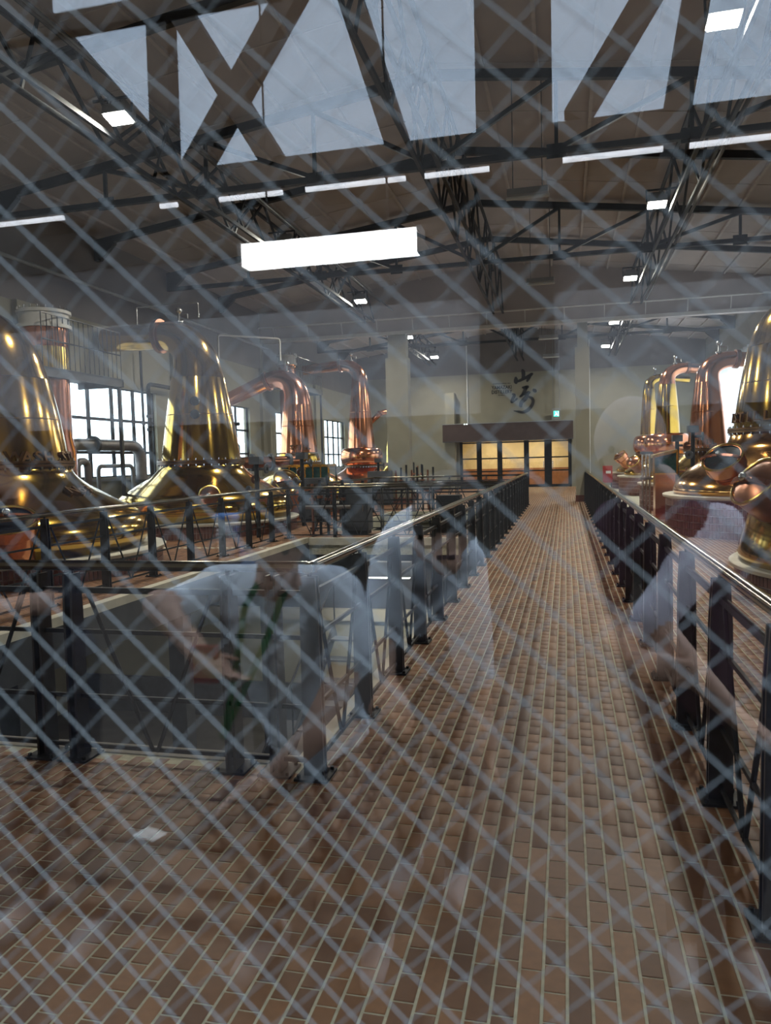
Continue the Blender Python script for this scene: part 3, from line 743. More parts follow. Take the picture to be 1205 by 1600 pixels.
def still(lab, X, Y, zp, pot, neck, bend, m_pot, m_neck, m_bend, text=None, plin=(2.3, .32, 2, .13), ball=None, valve=True, fl_m='bronze'):
    """pot and neck are (radius, height) profiles; bend = (bend radius, end radius, heading angle, arm length, arm drop)"""
    t = thing('pot_still', lab, 'pot still', (X, Y, 0), 'copper pot stills')
    c0 = (X, Y, 0)
    plinth(t, c0, *plin)
    po = MB().lathe([(pot[0][0] - .05, plin[1])] + smooth_prof(pot), c0, 72, caps=False).build('pot', M[m_pot], t)
    zf = pot[-1][1] + .04; flange(t, c0, zf, pot[-1][0], M[fl_m])
    if ball:
        zb, rb_, hb = ball; pr = [(neck[0][0], zb - hb)] + [(neck[0][0] + (rb_ - neck[0][0]) * math.sin(math.pi * k / 14) ** .6, zb - hb * math.cos(math.pi * k / 14)) for k in range(1, 14)] + [(neck[0][0], zb + hb)]
        MB().lathe(pr, c0, 64, caps=False).build('ball', M['copper'], t)
        MB().tube([(X + rb_ * math.cos(a), Y + rb_ * math.sin(a), zb) for a in [2 * math.pi * k / 48 for k in range(49)]], .012, 6, False).build('ball_seam', M['brass'], t)
    npf = smooth_prof(neck, 4)
    nk = MB().lathe(npf, c0, 64, caps=False).build('neck', M[m_neck], t)
    rt, zt = neck[-1]; bx, bz, re, hd, al, drop = bend; hx, hy = math.cos(hd), math.sin(hd)
    pts = []; rs = []; sl = math.atan2(drop, al); aend = math.pi / 2 + sl; N = 18
    for k in range(N + 1):
        a = aend * k / N; u_ = bx * (1 - math.cos(a)) ** 1.3; pts.append((X + hx * u_, Y + hy * u_, zt + bz * math.sin(a))); rs.append(rt + (re * 1.04 - rt) * (k / N) ** .85)
    MB().tube(pts, rs, 40, False).build('swan_neck', M[m_bend], t)
    e = Vector(pts[-1]); dv = Vector((hx, hy, -drop / al)); dn = dv.normalized(); e2 = e + dv * al
    ar = MB().tube([e - dn * .02, e + (e2 - e) * .5, e2], [re * 1.04, re * .98, re * .92], 32).build('lyne_arm', M[m_bend], t)
    MB().lathe([(re, -.05), (re * 1.3, -.05), (re * 1.3, .05), (re, .05)], tuple(e), 32, tuple(dn), caps=False).build('arm_flange', M['copper_dark'], ar)
    for z in (neck[0][1] + (zt - neck[0][1]) * .55,):
        r_ = interp(npf)(z); MB().lathe([(r_ + .001, z - .012), (r_ + .006, z), (r_ + .001, z + .012)], c0, 56, caps=False).build('weld_band', M[m_neck], nk)
    if valve:
        vx, vy = X + hx * bx * .45, Y + hy * bx * .45; vz = zt + bz * .83 + (rt + re) * .48
        b_ = MB().tube([(vx, vy, vz - .3), (vx, vy, vz + .22)], .03, 8).lathe([(.09, vz + .02), (.09, vz + .06)], (vx, vy, 0), 14).ball((vx, vy, vz + .3), .08, 10).tube([(vx - .02, vy, vz + .2), (vx + .22, vy, vz + .2), (vx + .22, vy, vz + .1)], .018, 6)
        b_.build('vent_valve', M['chrome'], t)
    if text:
        b_ = MB(); s_, a0, da, size = text; letters(b_, s_, c0, neck[0][1] + .10, interp(npf), a0, da, size); b_.build('lettering', M['bronze'], nk, False)
    return t
pot_a = [(1.95, .30), (2.12, .52), (2.02, .80), (1.62, 1.05), (1.20, 1.30), (1.0, 1.48), (.95, 1.60)]
neck_a = [(.92, 1.68), (.86, 2.1), (.79, 2.6), (.71, 3.1), (.62, 3.6)]
face = lambda X, Y: math.atan2(-Y, -X)
s1 = still('nearest left pot still with golden neck, bronze WASH lettering and round sight glass', -8.5, 10.1, 0, pot_a, [(.95, 1.56), (.89, 1.95), (.82, 2.4), (.75, 2.75), (.71, 2.95)], (.9, .80, .31, math.pi, .75, .05), 'gold', 'gold_brown', 'gold_brown', ('WASH STILL', face(-8.5, 10.1) + R(8), R(10.2), .24))
b_ = MB(); letters(b_, 'No3', (-8.5, 10.1), 1.18, interp([(1.62, 1.05), (1.2, 1.3), (1.0, 1.48)]), face(-8.5, 10.1) + R(40), R(7.5), .24); b_.build('number_lettering', M['bronze'], s1, False)
manway(s1, (-7.12, 8.45, .72), (.25, -.35, .9), .36, .22, M['copper'])
s2 = still('tall left pot still with brown gold neck and long horizontal lyne arm', -8.42, 16.5, 0, pot_a, neck_a, (.95, 1.05, .31, math.pi, 1.45, .0), 'gold', 'gold', 'gold_brown', None, plin=(2.2, .32, 2, .13))
manway(s2, (-6.95, 18.0, .95), (.55, -.55, .62), .34, .28, M['gold_brown'], False)
manway(s2, (-7.4, 14.85, .86), (.3, -.9, .35), .22, .15, M['copper_dark'], False)
b_ = MB()
nf = interp(neck_a)
for z in (3.02, 2.72):
    a = face(-8.5, 16.5) - R(8); r_ = nf(z)
    b_.lathe([(.0, .03), (.09, .03), (.11, .0)], (-8.42 + r_ * math.cos(a), 16.5 + r_ * math.sin(a), z), 18, (math.cos(a), math.sin(a), .1), caps=False)
b_.build('inspection_glass', M['dark_glass'], s2)
pot_c = [(1.45, .30), (1.62, .5), (1.5, .85), (1.1, 1.15), (.75, 1.35), (.66, 1.5)]
s3 = still('third left pot still, pink copper neck with its lyne arm sloping down to the left', -8.55, 23.6, 0, pot_c, [(.62, 1.9), (.58, 2.3), (.52, 2.9), (.47, 3.45)], (.68, .88, .25, math.pi, 1.6, .62), 'gold', 'copper', 'copper_pink', ('STILL', face(-8.55, 23.6) - R(20), R(13), .2))
MB().lathe([(.66, 1.5), (.7, 1.62), (.64, 1.86)], (-8.55, 23.6, 0), 48, caps=False).build('collar', M['gold'], s3)
s4 = still('fourth left pot still with a round copper ball below its neck', -8.25, 30.4, 0, [(1.4, .3), (1.5, .5), (1.25, .9), (.8, 1.2), (.62, 1.36)], [(.56, 2.1), (.53, 2.6), (.45, 3.5), (.36, 4.5), (.33, 4.8)], (.75, .75, .21, math.pi, 1.6, .12), 'copper', 'copper', 'copper', None, ball=(1.76, .88, .36))
s5 = still('small far brass still half hidden behind the broad column', -8.1, 35.6, 0, [(.8, .3), (.9, .5), (.7, .9), (.45, 1.2), (.36, 1.36)], [(.34, 1.44), (.3, 2.2), (.2, 3.0), (.14, 3.6)], (.3, .3, .12, R(200), 1.0, .9), 'brass', 'brass', 'copper', None, valve=False)
rpl = (2.2, .75, 5, .135)
pot_r = [(1.80, .72), (1.86, .84), (1.72, 1.12), (1.35, 1.42), (1.05, 1.66), (.94, 1.92)]
neck_r = [(.90, 2.02), (.82, 2.5), (.73, 3.0), (.65, 3.4)]
r0 = still('closest right pot still of which only the lower dome shows at the picture edge', 3.95, 9.2, 0, [(1.98, .30), (2.02, .45), (1.84, .95), (1.35, 1.38), (1.02, 1.7), (.94, 1.92)], neck_r, (.9, .82, .31, 0, .75, .05), 'gold', 'gold', 'gold', None, plin=(2.06, .30, 2, .12))
manway(r0, (2.25, 8.80, .98), (-.72, -.30, .60), .29, .42, M['copper_dark'], False)
r1 = still('right pot still with golden neck, STILL lettering and red tiled plinth', 4.15, 16.0, 0, [(1.98, .72), (2.06, .84), (1.90, 1.12), (1.48, 1.42), (1.10, 1.66), (.98, 1.92)], [(.94, 2.02), (.88, 2.5), (.80, 3.0), (.70, 3.55)], (.9, .66, .32, 0, .75, .05), 'gold_copper', 'gold', 'gold', ('SPIRIT STILL', face(4.15, 16) - R(147), R(11.5), .26), plin=rpl)
manway(r1, (2.86, 14.75, 1.24), (-.42, -.50, .72), .35, .30, M['copper'])
r2 = still('right pot still with reddish copper neck bending toward the wall', 3.85, 22.7, 0, [(1.5, .72), (1.6, .85), (1.4, 1.1), (.9, 1.35), (.62, 1.5), (.56, 1.6)], [(.52, 1.68), (.47, 2.2), (.41, 2.8), (.35, 3.3), (.33, 3.5)], (.7, .62, .2, R(10), 1.3, .12), 'gold', 'copper', 'copper', ('STILL', face(3.85, 22.7) - R(45), R(16), .2), plin=(1.8, .75, 5, .135))
r3 = still('right pot still with golden neck above a wide copper ball', 3.82, 31.0, 0, [(1.5, .72), (1.6, .85), (1.3, 1.1), (.8, 1.3), (.6, 1.44)], [(.46, 2.34), (.42, 3.0), (.35, 3.8), (.31, 4.2)], (.7, .62, .18, R(15), 1.2, .12), 'gold', 'gold', 'copper', None, plin=(1.8, .75, 5, .135), ball=(1.92, .86, .42))
r4 = still('farthest right pot still with golden neck and small copper ball', 3.78, 37.1, 0, [(1.4, .72), (1.5, .85), (1.2, 1.1), (.75, 1.3), (.55, 1.5)], [(.40, 2.45), (.36, 3.2), (.29, 4.2), (.26, 4.55)], (.6, .5, .16, R(15), 1.2, .1), 'gold', 'gold', 'gold', None, plin=(1.7, .75, 5, .135), ball=(2.0, .72, .42))
manway(r3, (2.55, 29.9, 1.18), (-.5, -.6, .6), .24, .2, M['copper_dark'], False)
manway(r4, (2.55, 36.2, 1.35), (-.6, -.3, .7), .3, .25, M['copper'], False)

# ------------------------------------------------------------------ condensers and galleries on the left
def condenser(lab, x, y, r_, ztop, zg):
    t = thing('condenser', lab, 'condenser', (x, y, 0), 'copper condensers')
    MB().lathe([(r_ * 1.05, 0), (r_ * 1.05, 1.9), (r_ * .92, 2.2), (r_ * .92, zg - .1)], (x, y, 0), 40, caps=False).build('lower_shell', M['copper_pink'], t)
    MB().lathe([(r_ * .95, zg + .05), (r_ * .95, zg + .5), (r_ * .9, zg + .5)], (x, y, 0), 40, caps=False).build('middle_shell', M['brass'], t)
    MB().lathe([(r_ * .98, zg + .5), (r_ * 1.0, zg + .52), (r_, ztop - .35), (r_ * .9, ztop - .35)], (x, y, 0), 40, caps=False).build('upper_shell', M['copper'], t)
    fl = MB().lathe([(r_ * .9, ztop - .35), (r_ * 1.12, ztop - .35), (r_ * 1.12, ztop - .28), (r_ * 1.02, ztop - .28), (r_ * 1.02, ztop - .06), (r_ * 1.12, ztop - .06), (r_ * 1.12, ztop), (0, ztop + .04)], (x, y, 0), 40, caps=False).build('head_flange', M['white_paint'], t)
    b_ = MB()
    for k in range(22):
        a = 2 * math.pi * k / 22; b_.tube([(x + r_ * 1.07 * math.cos(a), y + r_ * 1.07 * math.sin(a), ztop - .03), (x + r_ * 1.07 * math.cos(a), y + r_ * 1.07 * math.sin(a), ztop + .06)], .018, 6)
    o = b_.build('bolts', M['chrome'], fl); o['kind'] = 'stuff'
    return t
condenser('tall copper condenser standing between the first left still and the window', -10.2, 13.45, .46, 4.72, 3.5)
condenser('slim copper condenser between the third and fourth left stills', -10.2, 27.2, .34, 5.6, 4.4)
def gallery(lab, x0, x1, y0, y1, z):
    t = thing('gallery', lab, 'platform', ((x0 + x1) / 2, (y0 + y1) / 2, z), 'condenser galleries')
    MB().box(x0, x1, y0, y1, z - .02, z).build('deck', M['dkgrey'], t, False)
    e = MB().box(x0, x1, y0, y0 + .05, z - .16, z + .02).box(x0, x1, y1 - .05, y1, z - .16, z + .02).box(x1 - .05, x1, y0, y1, z - .16, z + .02)
    e.build('edge_beam', M['dkgrey'], t, False)
    for zz in (1.05, .55): MB().tube([(x1 - .03, y0 + .03, z + zz), (x1 - .03, y1 - .03, z + zz)], .016, 6).build('guard_rail', M['chrome'] if zz > 1 else M['steel'], t)
    n = int((y1 - y0) / .16)
    for k in range(n + 1): y = y0 + .03 + (y1 - y0 - .06) * k / n; MB().tube([(x1 - .03, y, z), (x1 - .03, y, z + 1.05)], .010, 6).build('baluster', M['steel'], t)
    for y in (y0 + .1, y1 - .1):
        MB().bar((x1 - .06, y, 0), (x1 - .06, y, z - .16), .07, .07).build('leg', M['dkgrey'], t, False)
    return t
gallery('steel gallery with thin balusters around the tall condenser', -10.85, -9.7, 12.7, 15.4, 3.52)
gallery('steel gallery high beside the fourth left still', -10.85, -9.6, 26.4, 29.6, 4.45)

# ------------------------------------------------------------------ pipework below the windows
def pipe(lab, pts, r_, m_='pipe', fl=()):
    def rounded(pts, rad):
        out = [Vector(pts[0])]
        for a, b2, c2 in zip(pts[:-2], pts[1:-1], pts[2:]):
            a, b2, c2 = Vector(a), Vector(b2), Vector(c2); k = min(rad, (a - b2).length * .45, (c2 - b2).length * .45)
            s0 = b2 + (a - b2).normalized() * k; s1_ = b2 + (c2 - b2).normalized() * k
            for i in range(6): t_ = i / 5; out.append(s0 * (1 - t_) ** 2 + b2 * 2 * t_ * (1 - t_) + s1_ * t_ * t_)
        out.append(Vector(pts[-1])); return out
    t = thing('pipe', lab, 'pipe', pts[0], 'process pipes')
    MB().tube(rounded(pts, r_ * 3), r_, 14).build('pipe_run', M[m_], t)
    for p, ax in fl:
        MB().lathe([(r_, -.04), (r_ * 1.5, -.04), (r_ * 1.5, .04), (r_, .04)], p, 16, ax, caps=False).build('pipe_flange', M['dkgrey'], t)
    return t
pipe('thick grey pipe arching under the window beside the condenser', [(-10.70, 14.6, 0), (-10.70, 14.6, 2.1), (-10.70, 17.6, 2.1), (-10.70, 17.6, 0)], .14, 'pipe', [((-10.70, 17.6, 1.2), (0, 0, 1)), ((-10.70, 15.6, 2.1), (0, 1, 0))])
pipe('second grey pipe arching inside the thick pipe under the window', [(-10.70, 14.95, 0), (-10.70, 14.95, 1.72), (-10.70, 15.35, 1.72), (-10.70, 15.35, 0)], .085)
pipe('thin bent pipe standing between the arching pipes', [(-10.70, 15.75, 0), (-10.70, 15.75, 1.6), (-10.70, 17.2, 1.6), (-10.70, 17.2, 0)], .05, 'grey_paint', [((-10.70, 15.75, .7), (0, 0, 1))])
pipe('black riser pipe going up past the right side of the window', [(-10.75, 18.2, 0), (-10.75, 18.2, 3.75), (-10.75, 19.8, 3.75)], .055, 'steel', [((-10.75, 18.2, 2.55), (0, 0, 1)), ((-10.75, 18.2, 2.9), (0, 0, 1))])
pipe('thin black riser left of the bent riser pipe', [(-10.75, 17.9, 0), (-10.75, 17.9, 4.6)], .035, 'steel', [((-10.75, 17.9, 2.7), (0, 0, 1))])
pipe('long pipe along the wall foot behind the stills', [(-10.66, 18.7, 1.0), (-10.66, 26.2, 1.0)], .10, 'pipe', [((-10.66, 20.0, 1.0), (0, 1, 0)), ((-10.66, 23.0, 1.0), (0, 1, 0))])
pipe('second long pipe just below the wall foot pipe', [(-10.66, 18.7, .7), (-10.66, 26.2, .7)], .07, 'copper_dark')
pipe('rust brown manifold pipe between second and third stills', [(-9.4, 19.5, 1.6), (-7.6, 21.2, 1.6)], .17, 'copper_dark', [((-9.1, 19.78, 1.6), (1, 1, 0)), ((-8.7, 20.17, 1.6), (1, 1, 0)), ((-8.3, 20.55, 1.6), (1, 1, 0)), ((-7.9, 20.93, 1.6), (1, 1, 0))])
pipe('black stand pipe behind the third still', [(-9.75, 19.9, 0), (-9.75, 19.9, 2.7), (-8.95, 19.9, 2.7)], .05, 'steel')
pipe('white vertical pipe left of the third still', [(-10.5, 22.0, 0), (-10.5, 22.0, 5.6), (-9.0, 23.4, 5.6), (-9.0, 23.4, 4.9)], .03, 'white_paint')
pipe('thin rail pipe looping over the second still', [(-9.9, 16.4, 4.9), (-9.9, 16.4, 5.35), (-8.3, 16.4, 5.35), (-8.3, 16.4, 5.0)], .018, 'chrome')
pipe('pale pipe along the left wall below the ceiling', [(XL + .4, 5.0, 5.75), (XL + .4, 26.3, 5.75)], .04, 'grey_paint')
def pump(lab, x, y, z, m_, s_=1.0):
    t = thing('pump_motor', lab, 'motor', (x, y, 0), 'small motors')
    MB().box(x - .16 * s_, x + .16 * s_, y - .16 * s_, y + .16 * s_, 0, z - .25 * s_).build('stand', M['dkgrey'], t, False)
    b_ = MB().lathe([(.0, -.28 * s_), (.16 * s_, -.28 * s_), (.17 * s_, -.1), (.17 * s_, .15 * s_), (.1 * s_, .28 * s_), (0, .3 * s_)], (x, y, z), 22, None, caps=False); b_.build('motor_body', M[m_], t)
    b_ = MB()
    for k in range(12):
        a = 2 * math.pi * k / 12; b_.box(x + .17 * s_ * math.cos(a) - .012, x + .17 * s_ * math.cos(a) + .012, y + .17 * s_ * math.sin(a) - .012, y + .17 * s_ * math.sin(a) + .012, z - .1, z + .15 * s_)
    b_.build('cooling_fins', M[m_], t, False)
pump('teal motor standing below the window near the second still', -10.35, 18.75, 1.1, 'teal')
pump('small teal motor between second and third stills', -9.3, 20.3, 2.0, 'teal', .8)
def valve_tree(lab, x, y, z, n):
    t = thing('valve_stand', lab, 'valve', (x, y, 0), 'valve clusters')
    MB().tube([(x, y, 0), (x, y, z)], .05, 10).build('stand_pipe', M['steel'], t)
    for k in range(n):
        zz = z - .22 * k - .1; a = k * 2.1
        b_ = MB().tube([(x, y, zz), (x + .2 * math.cos(a), y + .2 * math.sin(a), zz)], .03, 8).lathe([(.04, -.02), (.1, -.02), (.1, .02), (.04, .02)], (x + .22 * math.cos(a), y + .22 * math.sin(a), zz), 14, (math.cos(a), math.sin(a), 0), caps=False)
        b_.build('hand_valve', M['copper_dark'] if k % 2 else M['dkgrey'], t)
    MB().box(x - .12, x + .12, y - .12, y + .12, z, z + .16).build('actuator', M['dkgrey'], t, False)
valve_tree('dark valve cluster right of the window riser', -9.9, 18.3, 2.15, 5)
valve_tree('dark valve cluster in front of the second still', -6.35, 14.9, 1.55, 4)
valve_tree('black valve cluster right of the second pot', -6.3, 17.6, 1.65, 5)
valve_tree('valve cluster in front of the fourth still', -7.0, 28.2, 1.5, 4)
valve_tree('valve cluster between the right stills behind the safe', 2.75, 20.4, 1.85, 5)
valve_tree('valve cluster beside the second right still', 3.0, 19.6, 2.05, 4)

def cabinet(lab, x, y, w_, d_, h, m_):
    t = thing('control_cabinet', lab, 'cabinet', (x, y, 0), 'control cabinets')
    MB().box(x - w_ / 2, x + w_ / 2, y - d_ / 2, y + d_ / 2, .08, h).build('body', M[m_], t, False)
    MB().box(x - w_ / 2 + .03, x + w_ / 2 - .03, y - d_ / 2 + .03, y + d_ / 2 - .03, 0, .08).build('base', M['steel'], t, False)
    dr = MB().box(x - w_ / 2 + .03, x + w_ / 2 - .03, y - d_ / 2 - .02, y - d_ / 2, .14, h - .05).build('door', M[m_], t, False)
    MB().tube([(x + w_ / 2 - .1, y - d_ / 2 - .045, h * .5), (x + w_ / 2 - .1, y - d_ / 2 - .045, h * .5 + .14)], .012, 8).build('handle', M['chrome'], dr)
cabinet('dark control cabinet behind the far railing of the well', -4.4, 15.7, .6, .4, 1.0, 'dkgrey')
cabinet('low black control cabinet beside the second well railing', -2.4, 15.8, .5, .4, .8, 'steel')
cabinet('dark cabinet between the second and third left stills', -6.5, 19.0, .7, .4, 1.15, 'dkgrey')
cabinet('dark cabinet in front of the fourth left still', -6.4, 26.0, .8, .5, 1.2, 'dkgrey')
def manifold(lab, x, y, n, h, m_):
    t = thing('pipe_manifold', lab, 'manifold', (x, y, 0), 'pipe manifolds')
    for k in range(n):
        MB().tube([(x + k * .17, y, 0), (x + k * .17, y, h + .08 * (k % 3))], .032, 10).build('riser', M[m_ if k % 3 else 'copper_dark'], t)
        MB().lathe([(.03, -.03), (.07, -.03), (.07, .03), (.03, .03)], (x + k * .17, y, h * .7 + .05 * (k % 2)), 14, caps=False).build('valve_body', M['copper_dark'], t)
    MB().tube([(x - .15, y, h * .55), (x + n * .17, y, h * .55)], .05, 12).build('header', M['pipe'], t)
manifold('row of dark riser pipes behind the far well railing', -5.3, 15.4, 5, 1.1, 'steel')
manifold('row of riser pipes with valves beyond the second well', -5.2, 23.2, 8, 1.25, 'steel')
manifold('row of riser pipes beside the left wall windows', -9.9, 20.6, 5, 1.3, 'steel')
manifold('row of risers between column and far left stills', -7.3, 32.4, 8, 1.3, 'steel')
# spirit safes: brass framed cabinets with glass
def safe(lab, x, y, w_, d_, z0, z1, slope, nb):
    t = thing('spirit_safe', lab, 'cabinet', (x, y, 0), 'brass spirit safes')
    MB().box(x - w_ / 2 + .04, x + w_ / 2 - .04, y - d_ / 2 + .04, y + d_ / 2 - .04, 0, z0).build('pedestal', M['copper'], t, False)
    fr = MB(); e = .045
    for sx in (-1, 1):
        for sy in (-1, 1):
            fr.bar((x + sx * w_ / 2, y + sy * d_ / 2, z0), (x + sx * w_ / 2, y + sy * d_ / 2, z1 + (slope if sx > 0 else 0)), e, e)
    for sy in (-1, 1):
        fr.bar((x - w_ / 2, y + sy * d_ / 2, z0), (x + w_ / 2, y + sy * d_ / 2, z0), e, e); fr.bar((x - w_ / 2, y + sy * d_ / 2, z1), (x + w_ / 2, y + sy * d_ / 2, z1 + slope), e, e)
    for sx in (-1, 1):
        fr.bar((x + sx * w_ / 2, y - d_ / 2, z0), (x + sx * w_ / 2, y + d_ / 2, z0), e, e); zz = z1 + (slope if sx > 0 else 0); fr.bar((x + sx * w_ / 2, y - d_ / 2, zz), (x + sx * w_ / 2, y + d_ / 2, zz), e, e)
    for k in range(1, nb): xx = x - w_ / 2 + w_ * k / nb; fr.bar((xx, y - d_ / 2, z0), (xx, y - d_ / 2, z1 + slope * k / nb), e * .8, e * .8)
    fr.build('brass_frame', M['brass'], t, False)
    for k in range(nb):
        xa, xb = x - w_ / 2 + w_ * k / nb, x - w_ / 2 + w_ * (k + 1) / nb
        MB().prism([(xa, z0), (xb, z0), (xb, z1 + slope * (k + 1) / nb), (xa, z1 + slope * k / nb)], lambda u, v, d2: (u, y - d_ / 2 + .01 + .01 * d2, v)).build('pane', M['green_glass'], t, False)
    MB().prism([(x - w_ / 2, z1 + .02), (x + w_ / 2, z1 + slope + .02), (x + w_ / 2, z1 + slope + .05), (x - w_ / 2, z1 + .05)], lambda u, v, d2: (u, y - d_ / 2 - .03 + (d_ + .06) * d2, v)).build('lid', M['brass'], t, False)
safe('brass framed glass safe in front of the third left still', -6.95, 20.0, 1.35, .7, .98, 1.46, 0, 6)
safe('brass framed cabinet with dark green glass beside the right stills', 2.27, 19.0, .52, .5, 1.08, 1.48, .12, 1)
# glass gauge column stand in front of the safe
t = thing('gauge_stand', 'pale glass gauge column stand beside the green glass cabinet', 'gauge', (1.86, 18.9, 0))
MB().box(1.74, 2.0, 18.8, 19.0, 0, .12).build('foot', M['coping'], t, False)
for x in (1.78, 1.86, 1.94): MB().tube([(x, 18.9, .12), (x, 18.9, 1.6)], .028, 10).build('gauge_tube', M['chrome'], t)
for z in (.95, 1.55): MB().box(1.72, 2.0, 18.84, 18.96, z, z + .06).build('clamp', M['dkgrey'], t, False)
# red box at the far right
t = thing('fire_box', 'small red box with a white label near the far right stills', 'box', (1.86, 36.0, 0))
MB().box(1.65, 2.07, 35.9, 36.2, .3, 1.07).build('body', M['red'], t, False)
MB().box(1.78, 2.0, 35.885, 35.9, .72, .84).build('label_plate', M['white_plastic'], t, False)
MB().box(1.68, 1.72, 35.95, 36.15, 0, .3).box(2.0, 2.04, 35.95, 36.15, 0, .3).build('leg', M['dkgrey'], t, False)

# ------------------------------------------------------------------ writing on the end wall
YW = YB - .012
t = thing('wall_calligraphy', 'large black brush calligraphy of two characters above the canopy', 'sign', (-2.3, YB - .02, 5.0))
def wmap(u, v): return (-4.10 + (u / 8.607) * .0339 + (v / 8.607) * .0009, 6.66 - (v / 8.607) * .0338 + (u / 8.607) * .0009)
def stroke(pts, name='brush_stroke'):
    # pts: (u, v, width); soft brush outline as an extruded polygon
    L_, R_ = [], []
    dense = []
    for i in range(len(pts) - 1):
        p0 = pts[max(i - 1, 0)]; p1 = pts[i]; p2 = pts[i + 1]; p3 = pts[min(i + 2, len(pts) - 1)]
        for k in range(6):
            t_ = k / 6; dense.append(tuple(.5 * (2 * p1[j] + (p2[j] - p0[j]) * t_ + (2 * p0[j] - 5 * p1[j] + 4 * p2[j] - p3[j]) * t_ ** 2 + (3 * p1[j] - p0[j] - 3 * p2[j] + p3[j]) * t_ ** 3) for j in range(3)))
    dense.append(pts[-1]); b_ = MB(); vs = []; fs = []
    for i, (u, v, w_) in enumerate(dense):
        a = dense[max(i - 1, 0)]; c_ = dense[min(i + 1, len(dense) - 1)]; dx, dy = c_[0] - a[0], c_[1] - a[1]; l_ = math.hypot(dx, dy) or 1
        nx, ny = -dy / l_, dx / l_
        for sgn in (-1, 1):
            x, z = wmap(u + nx * sgn * w_ / 2, v + ny * sgn * w_ / 2); vs += [(x, YB - .03, z), (x, YB - .002, z)]
    n = len(dense)
    for i in range(n - 1):
        o = 4 * i; fs += [(o, o + 4, o + 6, o + 2), (o, o + 1, o + 5, o + 4), (o + 2, o + 6, o + 7, o + 3)]
    fs += [(0, 2, 3, 1), (4 * n - 4, 4 * n - 3, 4 * n - 1, 4 * n - 2)]
    b_.add(vs, fs); b_.build(name, M['ink'], t, False)
stroke([(492, 158, 18), (505, 190, 48), (508, 235, 46), (500, 285, 40)])
stroke([(405, 250, 20), (408, 285, 50), (405, 320, 46), (425, 332, 20)])
stroke([(395, 318, 26), (450, 305, 34), (520, 278, 38), (580, 252, 42), (615, 228, 36), (622, 215, 16)])
stroke([(600, 232, 34), (575, 275, 44), (548, 325, 22)])
stroke([(480, 395, 14), (530, 400, 52), (570, 385, 24)]); stroke([(545, 385, 40), (515, 440, 42), (470, 505, 24), (440, 515, 12)])
stroke([(450, 505, 16), (510, 480, 34), (565, 470, 44), (582, 480, 20)]); stroke([(560, 470, 36), (520, 540, 56), (470, 585, 50), (455, 635, 40), (475, 640, 18)])
stroke([(350, 470, 16), (378, 490, 40), (345, 555, 36), (345, 580, 26), (400, 545, 26), (420, 535, 12)])
stroke([(620, 430, 20), (645, 450, 50), (665, 468, 16)])
stroke([(560, 520, 24), (605, 545, 36), (618, 590, 38), (595, 645, 42), (545, 695, 46), (480, 718, 38), (415, 705, 26), (360, 692, 8)])
def wall_text(s_, x, z, size, name, width=None):
    me_ = text_mesh(s_, size, .006); xs = [v.co.x for v in me_.vertices]
    k = (width / (max(xs) - min(xs))) if width else 1
    me_.transform(Matrix.Diagonal((k, 1, 1, 1))); me_.transform(Matrix.Rotation(R(90), 4, 'X')); me_.materials.clear(); me_.materials.append(M['ink'])
    o = link(name, me_, sign, Vector((x, YB - .012, z)) - origin(sign)); return o
sign = thing('wall_lettering', 'small black two line lettering left of the brush calligraphy', 'sign', (-3.2, YB - .01, 5.0))
wall_text('YAMAZAKI', -3.2, 5.13, .25, 'text_line', 1.04); wall_text('DISTILLERY', -3.2, 4.90, .25, 'text_line', 1.06)
wall_text('SUNTORY SINCE 1923', -3.2, 5.38, .08, 'small_text', .9); wall_text('WHISKY', -3.2, 4.79, .07, 'small_text', .4)
# exit sign
t = thing('exit_sign', 'small green lit exit sign hanging above the right door', 'sign', (-.45, 39.6, 3.5))
MB().box(-.66, -.22, 39.56, 39.66, 3.42, 4.0).build('case', M['grey_paint'], t, False)
MB().box(-.57, -.31, 39.548, 39.56, 3.58, 3.86).build('green_face', M['exit'], t, False)
p = MB().ball((-.46, 39.54, 3.80), .025, 8, (1, .3, 1)); 
p.prism([(-.47, 3.77), (-.43, 3.77), (-.41, 3.70), (-.37, 3.63), (-.39, 3.62), (-.44, 3.69), (-.48, 3.64), (-.53, 3.62), (-.52, 3.65), (-.475, 3.70)], lambda u, v, d: (u, 39.54 + .008 * d, v))
p.build('running_figure', M['exit_white'], t, False)
MB().box(-.36, -.33, 39.54, 39.548, 3.60, 3.84).build('door_mark', M['exit_white'], t, False)
for x in (-.6, -.28): MB().tube([(x, 39.61, 4.0), (x, 39.61, roof(x))], .010, 6).build('rod', M['grey_paint'], t)
# pale vertical conduits on the back wall
tag(MB().tube([(-5.0, 39.93, 3.4), (-5.0, 39.93, 7.6)], .03, 8).build('conduit', M['white_paint']), 'white vertical conduit on the end wall above the canopy', 'conduit')
tag(MB().tube([(1.2, 39.93, 0), (1.2, 39.93, 7.4)], .03, 8).build('conduit', M['white_paint']), 'white vertical conduit on the end wall right of the doors', 'conduit')

